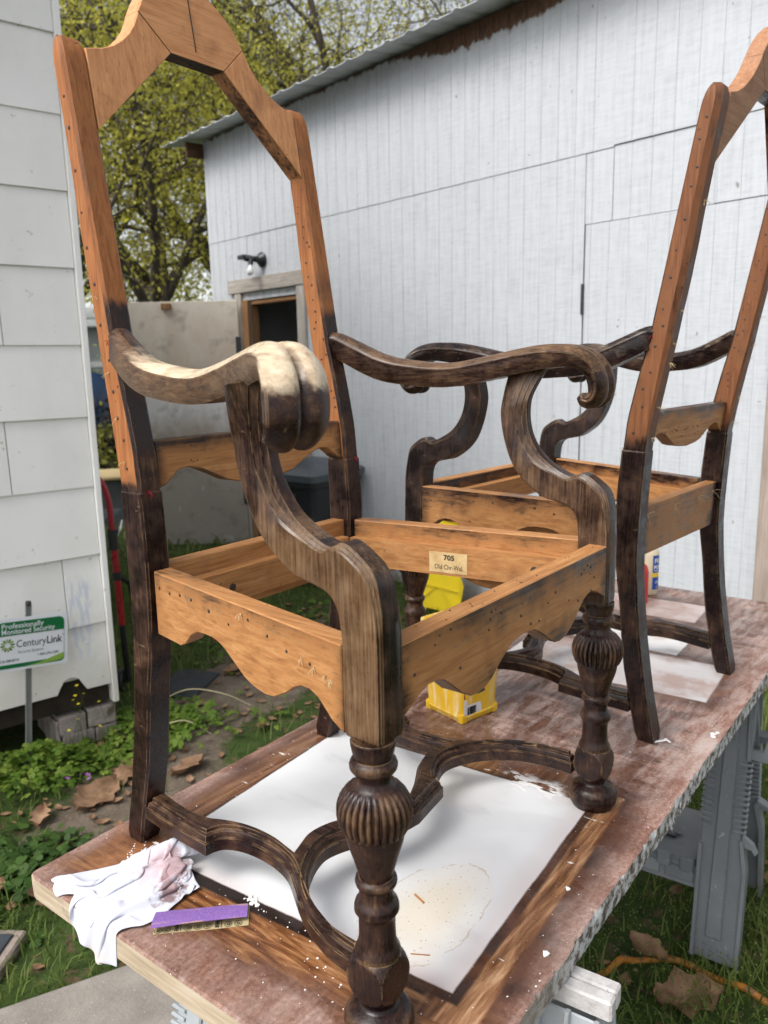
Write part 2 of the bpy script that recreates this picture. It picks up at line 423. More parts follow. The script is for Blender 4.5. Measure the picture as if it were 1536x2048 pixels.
# open plywood door leaf swung out from the left jamb
b = NB('plywood_leaf', 0.8, 0.2); v = b.tc(); z_ = b.sep(v)[2]
f = b.noise(b.map(v, scale=(1, 1, 0.5)), 3.2, 7, 0.65)
c = b.ramp(b.ma('ADD', b.ma('MULTIPLY', z_, 0.4), b.ma('MULTIPLY', b.ma('SUBTRACT', f, 0.5), 0.55)),
           [(0.05, (0.36, 0.325, 0.285)), (0.35, (0.42, 0.365, 0.315)), (0.47, (0.66, 0.645, 0.63)), (0.58, (0.68, 0.665, 0.64)), (0.66, (0.52, 0.43, 0.345)), (0.83, (0.64, 0.58, 0.49))])
c = b.mix(b.st(b.noise(v, 11, 5), 0.62, 0.72), c, (0.52, 0.48, 0.43)); c = b.mix(b.ma('MULTIPLY', b.st(b.noise(b.map(v, loc=(3, 3, 3)), 7, 6), 0.52, 0.7), 0.45), c, (0.20, 0.165, 0.13))
b.L(c, 'Base Color')
hp = sg + sd_ * 2.43
leaf = obj('open_door', box(0.0, 0.93, -0.019, 0.0, -0.03, 2.10, 0.003), b.m, shed, (2.44, -0.05, 0.0), (0, 0, SA - radians(127.4)))
obj('latch_block', box(0.56, 0.64, -0.052, -0.019, 2.035, 2.085, 0.004), M_frame, leaf)
for z in (1.66, 0.35): obj('hinge', box(-0.016, 0.03, -0.026, -0.0195, z, z + 0.14, 0.002), M_iron, leaf)
# the shed was drawn with its front towards -y; turn that side to the yard
def _flip(o):
    for ch in [c_ for c_ in bpy.data.objects if c_.parent == o]:
        ch.location.y *= -1; ch.rotation_euler.z *= -1
        ch.data.transform(Matrix.Diagonal((1, -1, 1, 1))); ch.data.flip_normals(); _flip(ch)
_flip(shed)
# wall lamp: its own fitting
T = Matrix.Translation(sg) @ Matrix.Rotation(SA, 4, 'Z')
lp = T @ Vector((2.10, 0.004, 2.40))
lamp = thing('wall_lamp', 'black wall lamp with bare white bulb above the shed doorway', 'lamp', lp, (0, 0, SA + pi))
Vl, Fl = lathe([(0.001, 0), (0.058, 0.0), (0.06, 0.012), (0.045, 0.03), (0.026, 0.045), (0.024, 0.075)], 24)
obj('wall_plate', xf(mk('lamp_plate', Vl, Fl, 40), Matrix.Rotation(radians(90), 4, 'X')), M_black, lamp)
Vl, Fl = tube([(0, -0.07, 0), (-0.02, -0.10, 0.004), (-0.055, -0.125, 0.012)], [0.022, 0.026, 0.028], 14); a1 = mk('arm', Vl, Fl, 40)
obj('arm', a1, M_black, lamp)
obj('motion_sensor', box(-0.125, -0.03, -0.16, -0.095, 0.0, 0.036, 0.008, 2), M_black, lamp)
Vl, Fl = tube([(-0.01, -0.10, 0.0), (0.0, -0.112, -0.045)], [0.02, 0.019], 14); obj('bulb_socket', mk('socket', Vl, Fl, 40), M_black, lamp)
Vl, Fl = lathe([(0.012, 0.0), (0.014, -0.014), (0.024, -0.034), (0.029, -0.054), (0.024, -0.073), (0.012, -0.083), (0.001, -0.086)], 18)
obj('bulb', xf(mk('bulb', Vl, Fl, True), Matrix.Translation((0.0, -0.112, -0.045)) @ Matrix.Rotation(radians(-8), 4, 'X')), plain('white_glass', (0.8, 0.8, 0.78), 0.2, 0.6, 0.05), lamp)

# ------------------------------------------------------------------ HOUSE
HA = radians(-14.0)
hc = np.array([1.85, 2.88, 0.0])
house = thing('house', 'pale grey shingle sided house raised on brick piers', 'house', hc, (0, 0, HA))
b = NB('pale_siding_paint', 0.6, 0.3); v = b.tc(); vs = b.shift(v, 9)
f = b.noise(b.map(vs, scale=(1, 1, 0.6)), 2.4, 7, 0.6)
c = b.ramp(f, [(0.3, (0.68, 0.67, 0.64)), (0.55, (0.78, 0.77, 0.745)), (0.75, (0.82, 0.81, 0.79))])
z_ = b.sep(v)[2]
low = b.st(b.ma('ADD', z_, b.ma('MULTIPLY', b.noise(v, 5, 6, 0.7), 0.6)), 1.0, 0.45)
c = b.mix(b.ma('MULTIPLY', low, 0.45), c, (0.40, 0.365, 0.30))
c = b.mix(b.ma('MULTIPLY', b.st(b.noise(v, 24, 5, 0.7), 0.64, 0.72), 0.7), c, (0.27, 0.245, 0.20))
# blue-white primer brushed on near the corner
x_ = b.sep(v)[0]
pat = b.ma('MULTIPLY', b.st(b.ma('ABSOLUTE', b.ma('ADD', x_, 0.125)), 0.06, 0.03), b.ma('MULTIPLY', b.st(b.ma('ABSOLUTE', b.ma('SUBTRACT', z_, 0.56)), 0.2, 0.12), b.st(b.noise(b.map(v, scale=(14, 1, 3)), 5, 5), 0.44, 0.58)))
c = b.mix(pat, c, (0.58, 0.61, 0.68))
b.L(c, 'Base Color'); b.L(b.bump(b.noise(vs, 30, 5), 0.15, 0.003), 'Normal'); M_siding = b.m
zr = [0.26, 0.53, 0.82, 1.10, 1.38, 1.66, 1.95, 2.23, 2.50, 2.78, 3.06, 3.34]
joints = {0: [-0.95], 1: [-0.175, -0.78, -1.39], 2: [-0.42, -1.03], 3: [-0.335, -0.94, -1.55], 4: [-0.50, -1.1], 5: [-0.31, -0.92, -1.5], 6: [-0.6, -1.2], 7: [-0.48, -1.1], 8: [-0.7, -1.3], 9: [-0.55, -1.2], 10: [-0.6, -1.2]}
for r in range(11):
    js = [-0.026] + joints[r] + [-2.4]
    for i in range(len(js) - 1):
        x1, x0 = js[i] - (0.0015 if i else 0), js[i + 1] + 0.0015
        z0, z1 = zr[r], zr[r + 1] + 0.012
        if r == 0 and i == 0:      # the lowest board has a bite broken out of its bottom edge
            out = [(x0, z0), (-0.245, z0), (-0.235, z0 + 0.02), (-0.215, z0 + 0.052), (-0.185, z0 + 0.062), (-0.155, z0 + 0.05), (-0.135, z0 + 0.012), (-0.125, z0 - 0.004), (x1, z0 - 0.006), (x1, z1), (x0, z1)]
        else:
            out = [(x0, z0), (x1, z0), (x1, z1), (x0, z1)]
        sk = (r * 7 + i * 3) % 5 * 0.0006
        Vb, Fb = prism(out, [(0.0, 0.0), (0.006, 0.0), (0.0075, 0.0015)], lambda u, w_, t: (u, -(0.004 + t + 0.010 * (1 - (w_ - zr[r]) / 0.29) + sk), w_))
        obj('siding_board', mk('siding_board', Vb, Fb), M_siding, house)
nh = []
for r in range(11):
    for js0 in joints[r] + [-0.026]:
        for dx in (-0.03, -0.30, -0.57):
            V, F = lathe([(0.0042, 0.0), (0.004, 0.0012), (0.001, 0.0016)], 8); m_ = mk('n', V, F); m_.transform(Matrix.Translation((js0 + dx, -0.0196 + random.uniform(0, 0.001), zr[r] + 0.032 + random.uniform(-0.006, 0.006))) @ Matrix.Rotation(pi / 2, 4, 'X')); nh.append(m_)
tag(obj('nail_head', joined('nail_head', nh), plain('painted_nail', (0.42, 0.41, 0.39), 0.6), house), kind='stuff')
obj('corner_board', box(-0.0245, 0.0, -0.034, 0.09, 0.17, 3.35, 0.003), M_siding, house)
obj('end_wall', box(-0.0235, -0.003, 0.093, 4.0, 0.2, 3.35), M_siding, house)
obj('wall_core', box(-2.4, -0.027, 0.003, 3.98, 0.30, 3.33), M_siding, house)
obj('sill_beam', box(-2.4, -0.03, 0.012, 0.12, 0.17, 0.298), plain('sill_timber', (0.03, 0.024, 0.018), 0.9, 0.2, 0.4), house)
obj('eave', box(-2.6, 0.25, -0.30, 4.2, 3.352, 3.45, 0.01), plain('eave_paint', (0.55, 0.53, 0.5), 0.6), house)
hr = mk('house_roof', [(-2.7, -0.34, 3.46), (0.3, -0.34, 3.46), (0.3, 4.3, 3.46), (-2.7, 4.3, 3.46), (-2.7, 2.0, 4.6), (0.3, 2.0, 4.6)], [(0, 1, 5, 4), (2, 3, 4, 5), (0, 4, 3), (1, 2, 5), (0, 3, 2, 1)])
obj('roof', hr, plain('roof_shingle', (0.08, 0.075, 0.07), 0.95, 0.2, 0.4, 9), house)
# brick pier: each brick a piece
b = NB('old_brick', 0.95, 0.15); v = b.shift(b.tc(), 6)
c = b.ramp(b.noise(v, 16, 6, 0.65), [(0.3, (0.17, 0.145, 0.13)), (0.55, (0.30, 0.26, 0.235)), (0.75, (0.44, 0.40, 0.36))])
c = b.mix(b.st(b.noise(v, 9, 5), 0.58, 0.68), c, (0.10, 0.085, 0.06)); b.L(c, 'Base Color'); b.L(b.bump(b.noise(v, 50, 6), 0.7, 0.006), 'Normal'); M_brick = b.m
for z0, z1, spans in ((-0.04, 0.065, [(-0.235, -0.105), (-0.10, -0.005)]), (0.07, 0.150, [(-0.242, -0.135), (-0.13, -0.012)])):
    for (x0, x1) in spans:
        obj('brick', xf(box(x0, x1, 0.0, 0.11, z0, z1, 0.007, 2), Matrix.Rotation(radians(random.uniform(-2, 2)), 4, 'Y')), M_brick, house)
obj('brick', box(-0.255, -0.24, 0.012, 0.2, -0.05, 0.13, 0.004), M_brick, house)
obj('footing_block', box(-0.25, 0.02, 0.115, 0.33, -0.05, 0.16, 0.008), M_brick, house)
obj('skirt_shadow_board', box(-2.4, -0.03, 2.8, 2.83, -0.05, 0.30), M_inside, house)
# ------------------------------------------------------------------ CHAIR WOOD
def chair_wood(axis, name, raw=((0.22, 0.090, 0.028), (0.375, 0.170, 0.058), (0.49, 0.255, 0.098)), dk=1.0, pointy=False):
    b = NB(name, 0.55, 0.3); v = b.tc()
    s = [9.0, 9.0, 9.0]; s[axis] = 0.55
    g = b.noise(b.map(v, scale=tuple(s)), 16, 7, 0.62, 0.4)                    # grain
    s2 = [26.0, 26.0, 26.0]; s2[axis] = 1.2
    g2 = b.noise(b.map(v, scale=tuple(s2), loc=(2, 5, 1)), 14, 4, 0.6)          # fine fibres
    blot = b.noise(b.map(v, loc=(7, 1, 3)), 11, 5, 0.6)
    blot2 = b.noise(b.map(v, loc=(1, 4, 8)), 26, 5, 0.65)
    rawc = b.ramp(b.ma('ADD', b.ma('MULTIPLY', g, 0.75), b.ma('MULTIPLY', blot, 0.25)), [(0.32, raw[0]), (0.5, raw[1]), (0.68, raw[2])])
    rawc = b.mix(b.ma('MULTIPLY', b.st(blot, 0.52, 0.72), 0.55), rawc, (0.20, 0.075, 0.028))
    rawc = b.mix(b.ma('MULTIPLY', b.st(g2, 0.56, 0.7), 0.45), rawc, (0.13, 0.05, 0.02))
    rawc = b.mix(b.st(b.noise(b.map(v, loc=(3, 3, 9)), 75, 2), 0.73, 0.77), rawc, (0.03, 0.015, 0.01))   # nail pocks
    dmix = b.ma('ADD', b.ma('MULTIPLY', g2, 0.20), b.ma('ADD', b.ma('MULTIPLY', g, 0.12), b.ma('ADD', b.ma('MULTIPLY', blot2, 0.38), b.ma('MULTIPLY', b.noise(b.map(v, loc=(6, 2, 6)), 9, 4, 0.55), 0.30))))
    dkc = b.ramp(dmix, [(0.42, tuple(np.array((0.0070, 0.0030, 0.0030)) * dk)), (0.50, tuple(np.array((0.019, 0.0078, 0.0062)) * dk)), (0.555, tuple(np.array((0.046, 0.0205, 0.0115)) * dk)), (0.63, tuple(np.array((0.115, 0.060, 0.029)) * dk))])
    scr = b.st(b.noise(b.map(v, scale=(60, 9, 30), rot=(0.3, 0.5, 0.2)), 4, 2), 0.70, 0.74)
    dkc = b.mix(b.ma('MULTIPLY', scr, 0.35), dkc, (0.2, 0.13, 0.08))
    pale = b.ramp(b.ma('ADD', b.ma('MULTIPLY', g, 0.6), b.ma('MULTIPLY', blot2, 0.4)), [(0.33, (0.26, 0.18, 0.115)), (0.47, (0.46, 0.36, 0.245)), (0.62, (0.62, 0.51, 0.37))])
    midc = b.ramp(b.ma('ADD', b.ma('MULTIPLY', g2, 0.55), b.ma('MULTIPLY', blot2, 0.45)), [(0.38, (0.070, 0.036, 0.018)), (0.47, (0.115, 0.063, 0.031)), (0.57, (0.155, 0.090, 0.046)), (0.67, (0.22, 0.142, 0.078))])
    md = b.attr('mid')
    nz = b.ma('MULTIPLY', b.ma('SUBTRACT', b.ma('ADD', b.ma('MULTIPLY', blot, 0.5), b.ma('MULTIPLY', g, 0.5)), 0.5), 1.5)
    st = b.st(b.ma('ADD', b.attr('stain'), nz), 0.3, 0.72)
    wn = b.st(b.ma('ADD', b.attr('worn'), b.ma('MULTIPLY', nz, 0.55)), 0.15, 0.72)
    ed = b.edge(0.0020, 0.03, 0.11)
    edm = b.ma('MULTIPLY', ed, b.st(b.noise(b.map(v, loc=(5, 5, 5)), 38, 4), 0.40, 0.56))
    c = b.mix(st, rawc, dkc)
    c = b.mix(b.ma('MULTIPLY', edm, b.ma('MULTIPLY', st, 0.62)), c, (0.30, 0.185, 0.085))
    c = b.mix(b.st(b.ma('ADD', md, nz), 0.2, 0.85), c, midc)
    c = b.mix(b.ma('MULTIPLY', edm, b.ma('MULTIPLY', st, 0.25)), c, (0.42, 0.30, 0.17))
    if pointy: c = b.mix(b.ma('MULTIPLY', b.st(b.ma('ADD', b.n('ShaderNodeNewGeometry').outputs['Pointiness'], b.ma('MULTIPLY', b.ma('SUBTRACT', blot2, 0.5), 0.22)), 0.525, 0.585), 0.5), c, midc)
    c = b.mix(wn, c, pale)
    b.L(c, 'Base Color')
    r = b.ma('SUBTRACT', 0.62, b.ma('MULTIPLY', st, b.ma('ADD', 0.10, b.ma('MULTIPLY', b.st(dmix, 0.58, 0.44), 0.28))))
    b.L(r, 'Roughness')
    b.L(b.bump(b.ma('ADD', b.ma('MULTIPLY', g, 0.6), b.ma('MULTIPLY', g2, 0.4)), 0.35, 0.0012), 'Normal')
    return b.m
WX, WY, WZ = (chair_wood(i, 'chair_wood_' + 'xyz'[i]) for i in range(3))
WL = chair_wood(2, 'turned_leg_wood', dk=0.9, pointy=True); WP = chair_wood(2, 'post_wood', ((0.17, 0.058, 0.018), (0.31, 0.112, 0.034), (0.42, 0.180, 0.064)))
_sand = ((0.42, 0.175, 0.070), (0.58, 0.265, 0.110), (0.66, 0.335, 0.155))
WCX = chair_wood(0, 'sanded_crest_wood', _sand); WCZ = chair_wood(2, 'sanded_shoulder_wood', _sand)
_old = ((0.095, 0.034, 0.013), (0.17, 0.062, 0.022), (0.26, 0.108, 0.044))
WZ2 = chair_wood(2, 'old_post_wood', _old, 0.75); WX2 = chair_wood(0, 'old_crest_wood', ((0.22, 0.10, 0.05), (0.34, 0.165, 0.085), (0.44, 0.24, 0.13)), 0.75)
D2 = [chair_wood(i, 'dark_polish_' + 'xyz'[i], dk=0.62) for i in range(3)]
M_tack = plain('tack_rust', (0.035, 0.02, 0.014), 0.5, 0.5, 0.5)
M_straw = plain('thread_tuft', (0.55, 0.42, 0.24), 0.9, 0.2)
M_red = plain('red_thread', (0.25, 0.012, 0.02), 0.9, 0.2)

PZ = [0.0, 0.05, 0.089, 0.149, 0.217, 0.284, 0.33, 0.374, 0.431, 0.505, 0.601, 0.657, 0.732, 0.811, 0.853, 0.914, 0.983, 1.03, 1.12, 1.18, 1.235]
PF = [0.010, 0.022, 0.031, 0.046, 0.056, 0.0645, 0.073, 0.080, 0.084, 0.085, 0.080, 0.0755, 0.061, 0.043, 0.0365, 0.0265, 0.0155, 0.008, -0.0065, -0.016, -0.025]
PB = [-0.028, -0.016, -0.006, 0.006, 0.018, 0.027, 0.032, 0.036, 0.0375, 0.0365, 0.034, 0.027, 0.0145, 0.0005, -0.0055, -0.0155, -0.025, -0.030, -0.042, -0.051, -0.060]
def post_f(z): return interp(PZ, PF, z)
def post_b(z): return interp(PZ, PB, z)
def plane_f(z): return 0.043 - 0.16 * (z - 0.811)

def mirror(me):
    me2 = me.copy(); me2.transform(Matrix.Diagonal((-1, 1, 1, 1))); me2.flip_normals(); return me2

def rear_post_mesh(stain):
    zs = list(np.arange(0, 0.593, 0.018)) + [0.5935, 0.5955, 0.6005] + list(np.arange(0.612, 1.20, 0.018)) + [1.2, 1.212, 1.222, 1.230, 1.235, 1.238]
    rings = []
    for z in zs:
        y0, y1 = post_b(z), post_f(z); x0, x1 = 0.2105, 0.2505
        if z < 0.594: x0 -= 0.0012; x1 += 0.0016; y0 -= 0.0012; y1 += 0.0016
        c = 0.0035 if z < 0.6 else 0.0045; cb = 0.004 + 0.007 * S(0.62, 0.9, z)
        if z > 1.2:
            k = 1 - math.sqrt(max(0.0, 1 - ((z - 1.2) / 0.0385) ** 2)); y0 += 0.014 * k; y1 -= 0.012 * k; x1 -= 0.006 * k
        if z < 0.006: x0 += 0.003; x1 -= 0.003; y0 += 0.003; y1 -= 0.003
        rings.append([(x0 + c, y1, z), (x1 - c, y1, z), (x1, y1 - c, z), (x1, y0 + cb, z), (x1 - cb * 0.7, y0, z), (x0 + c, y0, z), (x0, y0 + c, z), (x0, y1 - c, z)])
    V, F = loft(rings); me = mk('rear_post', V, F, 28); paint(me, 'stain', stain); return me
def prof_half(h): return [(-x, z) for x, z in h[::-1] if x > 1e-6] + list(h)
STRETCH = None

def build_chair(label, loc, rot, style):
    """style 0: the stripped chair in front, 1: the darker one behind"""
    A = [WX, WY, WZ] if style == 0 else [WX, WY, WZ]
    DK = [WX, WY, WZ] if style == 0 else D2
    ch = thing('armchair', label, 'chair', loc, rot, 'carved armchairs stripped for refinishing')
    # ---- rear posts
    def st_shade_post(co, n):
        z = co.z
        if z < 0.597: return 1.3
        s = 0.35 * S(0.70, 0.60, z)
        if n.y > 0.5: s = max(s, 0.27)  # whole front face toned darker: its shaded side put into the stain
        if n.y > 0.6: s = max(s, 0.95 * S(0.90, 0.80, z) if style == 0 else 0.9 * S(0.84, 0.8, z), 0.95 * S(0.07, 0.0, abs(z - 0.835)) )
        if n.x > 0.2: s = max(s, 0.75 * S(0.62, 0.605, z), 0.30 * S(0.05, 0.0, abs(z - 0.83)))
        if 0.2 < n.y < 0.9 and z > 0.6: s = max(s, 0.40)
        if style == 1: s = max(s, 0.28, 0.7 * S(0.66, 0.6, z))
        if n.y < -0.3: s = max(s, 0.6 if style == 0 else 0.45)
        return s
    pm = rear_post_mesh(st_shade_post)
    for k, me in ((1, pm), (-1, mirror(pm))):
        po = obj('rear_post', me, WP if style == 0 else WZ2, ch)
    # ---- crest: centre block and two shoulder blocks
    def back_map(u, v, w): return (u, plane_f(v) - w - 0.0005, v)
    lev = [(0.034, 0.001), (0.033, 0.0), (0.0012, 0.0), (0.0, 0.0010)]
    sh = [(0.2108, 1.115), (0.2108, 1.2275), (0.204, 1.229), (0.182, 1.235), (0.162, 1.244), (0.145, 1.256), (0.13, 1.270), (0.119, 1.284), (0.111, 1.298), (0.106, 1.3095), (0.0545, 1.262)]
    V, F = prism(catp(sh), lev, back_map); sm = mk('crest_shoulder', V, F, 30); paint(sm, 'stain', lambda co, n: 0.55 if n.z < -0.4 and abs(n.y) < 0.5 else 0.02)  # faces looking down get a darker tone
    mc = (WCZ if style == 0 else WX2)
    obj('crest_shoulder', sm, mc, ch); obj('crest_shoulder', mirror(sm), mc, ch)
    ct = prof_half([(0.0, 1.386), (0.02, 1.383), (0.045, 1.373), (0.07, 1.357), (0.086, 1.342), (0.094, 1.331), (0.1052, 1.3105), (0.0538, 1.2625)])
    ct = [(0.0543, 1.2622), (0.1057, 1.3100), (0.094, 1.331), (0.086, 1.342), (0.07, 1.357), (0.045, 1.373), (0.02, 1.383), (0, 1.386)]
    ct = ct + [(-x, z) for x, z in ct[:-1][::-1]]
    V, F = prism(ct, [(0.0335, 0.001), (0.0325, 0.0), (0.0012, 0.0), (0.0002, 0.0010)], back_map); cm = mk('crest_rail', V, F, 30)
    paint(cm, 'stain', lambda co, n: 0.7 if n.z < -0.4 else 0.02)  # underside of the centre block toned darker
    obj('crest_rail', cm, WCX if style == 0 else WX2, ch)
    if style == 0:
        Vp, Fp = tube([back_map(0.002, 1.278 + i * 0.012, -0.0006) for i in range(9)], 0.0009, 5); obj('pencil_mark', mk('pencil_mark', Vp, Fp), M_tack, ch)
    # ---- stay rail at the foot of the back
    lo = [(0.0, 0.583), (0.05, 0.587), (0.075, 0.592), (0.10, 0.604), (0.128, 0.617), (0.15, 0.6225), (0.17, 0.621), (0.184, 0.611), (0.195, 0.602), (0.2085, 0.597)]
    st = [(-x, z) for x, z in lo[:0:-1]] + lo + [(0.2085, 0.668), (-0.2085, 0.668)]
    V, F = prism(st, [(0.0, 0.002), (0.0015, 0.0), (0.026, 0.0), (0.0275, 0.002)], lambda u, v, w: (u, post_f(v) - 0.006 - 0.0275 + w, v)); m = mk('stay_rail', V, F, 30)
    paint(m, 'stain', lambda co, n: 0.1 + 0.6 * S(0.185, 0.21, abs(co.x)) + (0.35 if n.z < -0.3 else 0))  # darker at the ends and on downward faces
    obj('stay_rail', m, WX, ch)
    # ---- front legs
    prof = [(0.0245, 0.3735), (0.0255, 0.3715), (0.025, 0.366), (0.0235, 0.358), (0.0215, 0.3525), (0.0215, 0.351), (0.0255, 0.3485), (0.0272, 0.344), (0.0268, 0.3395), (0.0245, 0.336), (0.0205, 0.3345), (0.0195, 0.331), (0.0205, 0.325), (0.0235, 0.3205), (0.0255, 0.3185),
            (0.0275, 0.3175), (0.0315, 0.3145), (0.0365, 0.3085), (0.0405, 0.3015), (0.0425, 0.2935), (0.0428, 0.2855), (0.0415, 0.2775), (0.0392, 0.271), (0.0372, 0.2665), (0.0345, 0.2645), (0.0338, 0.262), (0.0334, 0.258), (0.0322, 0.251), (0.0296, 0.242), (0.0264, 0.2325), (0.0240, 0.2235), (0.0212, 0.214), (0.0197, 0.2085),
            (0.0197, 0.2065), (0.0235, 0.2045), (0.0245, 0.2005), (0.0235, 0.1965), (0.0205, 0.195), (0.0197, 0.192), (0.0199, 0.183), (0.0215, 0.178), (0.0245, 0.1745), (0.026, 0.1695), (0.0262, 0.1645), (0.0245, 0.1615), (0.0225, 0.159), (0.0213, 0.154), (0.0212, 0.140), (0.0217, 0.128), (0.0232, 0.120), (0.0262, 0.1145), (0.0272, 0.111), (0.0262, 0.106)]
    foot = [(0.0235, 0.0575), (0.0225, 0.052), (0.021, 0.047), (0.0215, 0.0435), (0.025, 0.041), (0.032, 0.0385), (0.0375, 0.034), (0.0405, 0.0275), (0.0402, 0.0245), (0.0413, 0.0225), (0.0415, 0.0155), (0.040, 0.0085), (0.0375, 0.006), (0.0365, 0.003), (0.035, 0.0)]
    def flute(r, z, a):
        if 0.2655 < z < 0.3175:
            k = S(0.2655, 0.271, z) * S(0.3178, 0.311, z)
            return r * (1.01 - 0.12 * k * (1 - abs(sin(a * 15)) ** 0.6))
        return r
    def st_leg(co, n): return 1.25
    V, F = lathe(prof, 180, flute); leg_hi = mk('leg_turning', V, F, 50); V, F = lathe(foot, 48); leg_lo = mk('leg_foot', V, F, 50)
    bmq = bmesh.new(); bmesh.ops.create_cube(bmq, size=1.0); bmesh.ops.subdivide_edges(bmq, edges=bmq.edges, cuts=15, use_grid_fill=True)
    for vv in bmq.verts:
        p = Vector((vv.co.x * 0.053, vv.co.y * 0.053, vv.co.z * 0.054)); R_ = 0.0372
        if p.length > R_: p *= R_ / p.length
        vv.co = p + Vector((0, 0, 0.0815))
    blk = bpy.data.meshes.new('block'); bmq.to_mesh(blk); bmq.free(); sm_angle(blk, 25)
    legm = joined('front_leg', [leg_hi, blk, leg_lo]); paint(legm, 'stain', st_leg)
    # post above the turning that sweeps into the arm support
    B = [(0.5295, 0.3725), (0.5275, 0.380), (0.5268, 0.42), (0.5268, 0.46), (0.5262, 0.492), (0.522, 0.518), (0.510, 0.533), (0.489, 0.540), (0.470, 0.544), (0.452, 0.5505), (0.418, 0.575), (0.395, 0.604), (0.379, 0.644), (0.3715, 0.685), (0.3735, 0.722), (0.379, 0.756)]
    Fr = [(0.5765, 0.3725), (0.5785, 0.380), (0.579, 0.43), (0.579, 0.485), (0.5775, 0.528), (0.5695, 0.561), (0.549, 0.580), (0.5275, 0.5905), (0.507, 0.584), (0.480, 0.5945), (0.451, 0.614), (0.430, 0.643), (0.420, 0.676), (0.4205, 0.708), (0.430, 0.736), (0.446, 0.766)]
    Bd = catmull(B, 5); Fd = catmull(Fr, 5); rings = []
    for i, (bb, ff) in enumerate(zip(Bd, Fd)):
        zt = (bb[1] + ff[1]) / 2
        te = interp([0.48, 0.52, 0.57, 0.605, 0.66], [0.955, 0.88, 0.845, 0.64, 0.49], zt); w = interp([0.55, 0.64], [0.0218, 0.0165], zt); xc = interp([0.5, 0.62, 0.70, 0.76], [0.299, 0.302, 0.306, 0.322], zt)
        if i < 5: w -= 0.0035 * (1 - i / 5)
        k = 1 - te; fl = interp([0.53, 0.60], [0.80, 0.42], zt)
        sec = [(-w * 0.90, 0.0), (w * 0.90, 0.0), (w, 0.05), (w, te), (w * (0.94 - 0.1 * (1 - fl)), te + k * 0.22), (w * (0.90 - 0.2 * (1 - fl)), te + k * 0.20), (w * (0.86 - 0.35 * (1 - fl)), te + k * 0.62), (w * (0.82 - 0.45 * (1 - fl)), te + k * 0.60), (w * (0.74 - 0.45 * (1 - fl)), te + k * 0.97), (w * 0.3, 1.0), (0, 1.0)]
        sec = sec + [(-x, t) for x, t in sec[2:-1][::-1]]
        ring = []
        for x, t in sec:
            p = bb * (1 - t) + ff * t; ring.append((xc + x, p[0], p[1]))
        rings.append(ring)
    V, F = loft(rings); sup = mk('arm_support', V, F, 32)
    def st_sup(side):
        def f(co, n):
            s = 1.2
            return s
        return f
    def wn_sup(side):
        def f(co, n):
            if style: return 0.0
            return 0.12 if side > 0 and 0.55 < co.z < 0.61 and n.y > 0.2 else -0.3
        return f
    def md_sup(side):
        def f(co, n):
            if style: return -0.3
            if side > 0:
                if n.x > 0.4: return 0.30 + 0.45 * S(0.66, 0.56, co.z)
                if n.y > 0.4: return 0.25 * S(0.5, 0.6, co.z) - 0.1 + 0.35 * S(0.06, 0.02, abs(co.z - 0.585))
                return 0.15
            return 0.42 if n.x < -0.4 or n.x > 0.4 else 0.25
        return f
    # ---- arms
    cr = [(0.030, 0.8335, 0.2325, 0.0165, 0.038, 0), (0.052, 0.8320, 0.2385, 0.0195, 0.043, 0), (0.085, 0.8165, 0.249, 0.0215, 0.046, 0), (0.143, 0.7905, 0.262, 0.023, 0.047, 0), (0.201, 0.779, 0.271, 0.0235, 0.045, 0), (0.2757, 0.7735, 0.281, 0.025, 0.043, 0.05),
          (0.34, 0.783, 0.293, 0.027, 0.042, 0.15), (0.40, 0.795, 0.309, 0.031, 0.042, 0.35), (0.445, 0.801, 0.325, 0.0355, 0.040, 0.7), (0.483, 0.799, 0.342, 0.0385, 0.036, 1), (0.508, 0.789, 0.354, 0.0405, 0.033, 1), (0.527, 0.770, 0.363, 0.0415, 0.031, 1), (0.536, 0.747, 0.368, 0.042, 0.030, 1), (0.5375, 0.723, 0.370, 0.0415, 0.029, 1), (0.531, 0.705, 0.369, 0.040, 0.027, 1), (0.518, 0.694, 0.367, 0.0385, 0.026, 1), (0.504, 0.693, 0.364, 0.036, 0.024, 1), (0.492, 0.699, 0.362, 0.033, 0.021, 0.9), (0.486, 0.709, 0.361, 0.029, 0.017, 0.7)]
    C = catmull(cr, 5); rings = []
    for i, p in enumerate(C):
        a = C[min(i + 1, len(C) - 1)] - C[max(i - 1, 0)]; t = np.array([a[0], a[1]]); t = t / np.linalg.norm(t); nrm = np.array([-t[1], t[0]])   # outward (up)
        w, th, gd = p[3], p[4], p[5]
        top = []
        M = 16
        for j in range(M + 1):
            q = -1 + 2 * j / M
            h = -0.011 * abs(q) ** 2.6 - 0.0115 * gd * math.exp(-(q / 0.13) ** 2) + 0.002 * gd * math.exp(-((abs(q) - 0.5) / 0.25) ** 2)
            top.append((q * w * 0.985, h))
        side = [(w, -0.0135), (w * 0.965, -0.0155), (w * 0.975, -0.019), (w * 0.90, -th * 0.80), (w * 0.74, -th)]
        sec = top + side + [(-x, h) for x, h in side[::-1]]
        fa = 0.05 * S(0.38, 0.52, p[0])
        rings.append([(p[2] + x * cos(fa) + nrm[0] * h * sin(fa) * 0.6, p[0] + nrm[0] * h - x * sin(fa), p[1] + nrm[1] * h) for x, h in sec])
    # rounded cap at the tip of the scroll
    for s_ in (0.8, 0.5, 0.2):
        r0 = rings[len(C) - 1]; cx = np.mean(np.array(r0), 0); rr = [tuple(cx + (np.array(q) - cx) * s_ + np.array((0, -0.006 * (1 - s_), 0.006 * (1 - s_)))) for q in r0]; rings.append(rr)
    V, F = loft(rings); armm = mk('armrest', V, F, 38)
    def st_arm(co, n): return 1.2
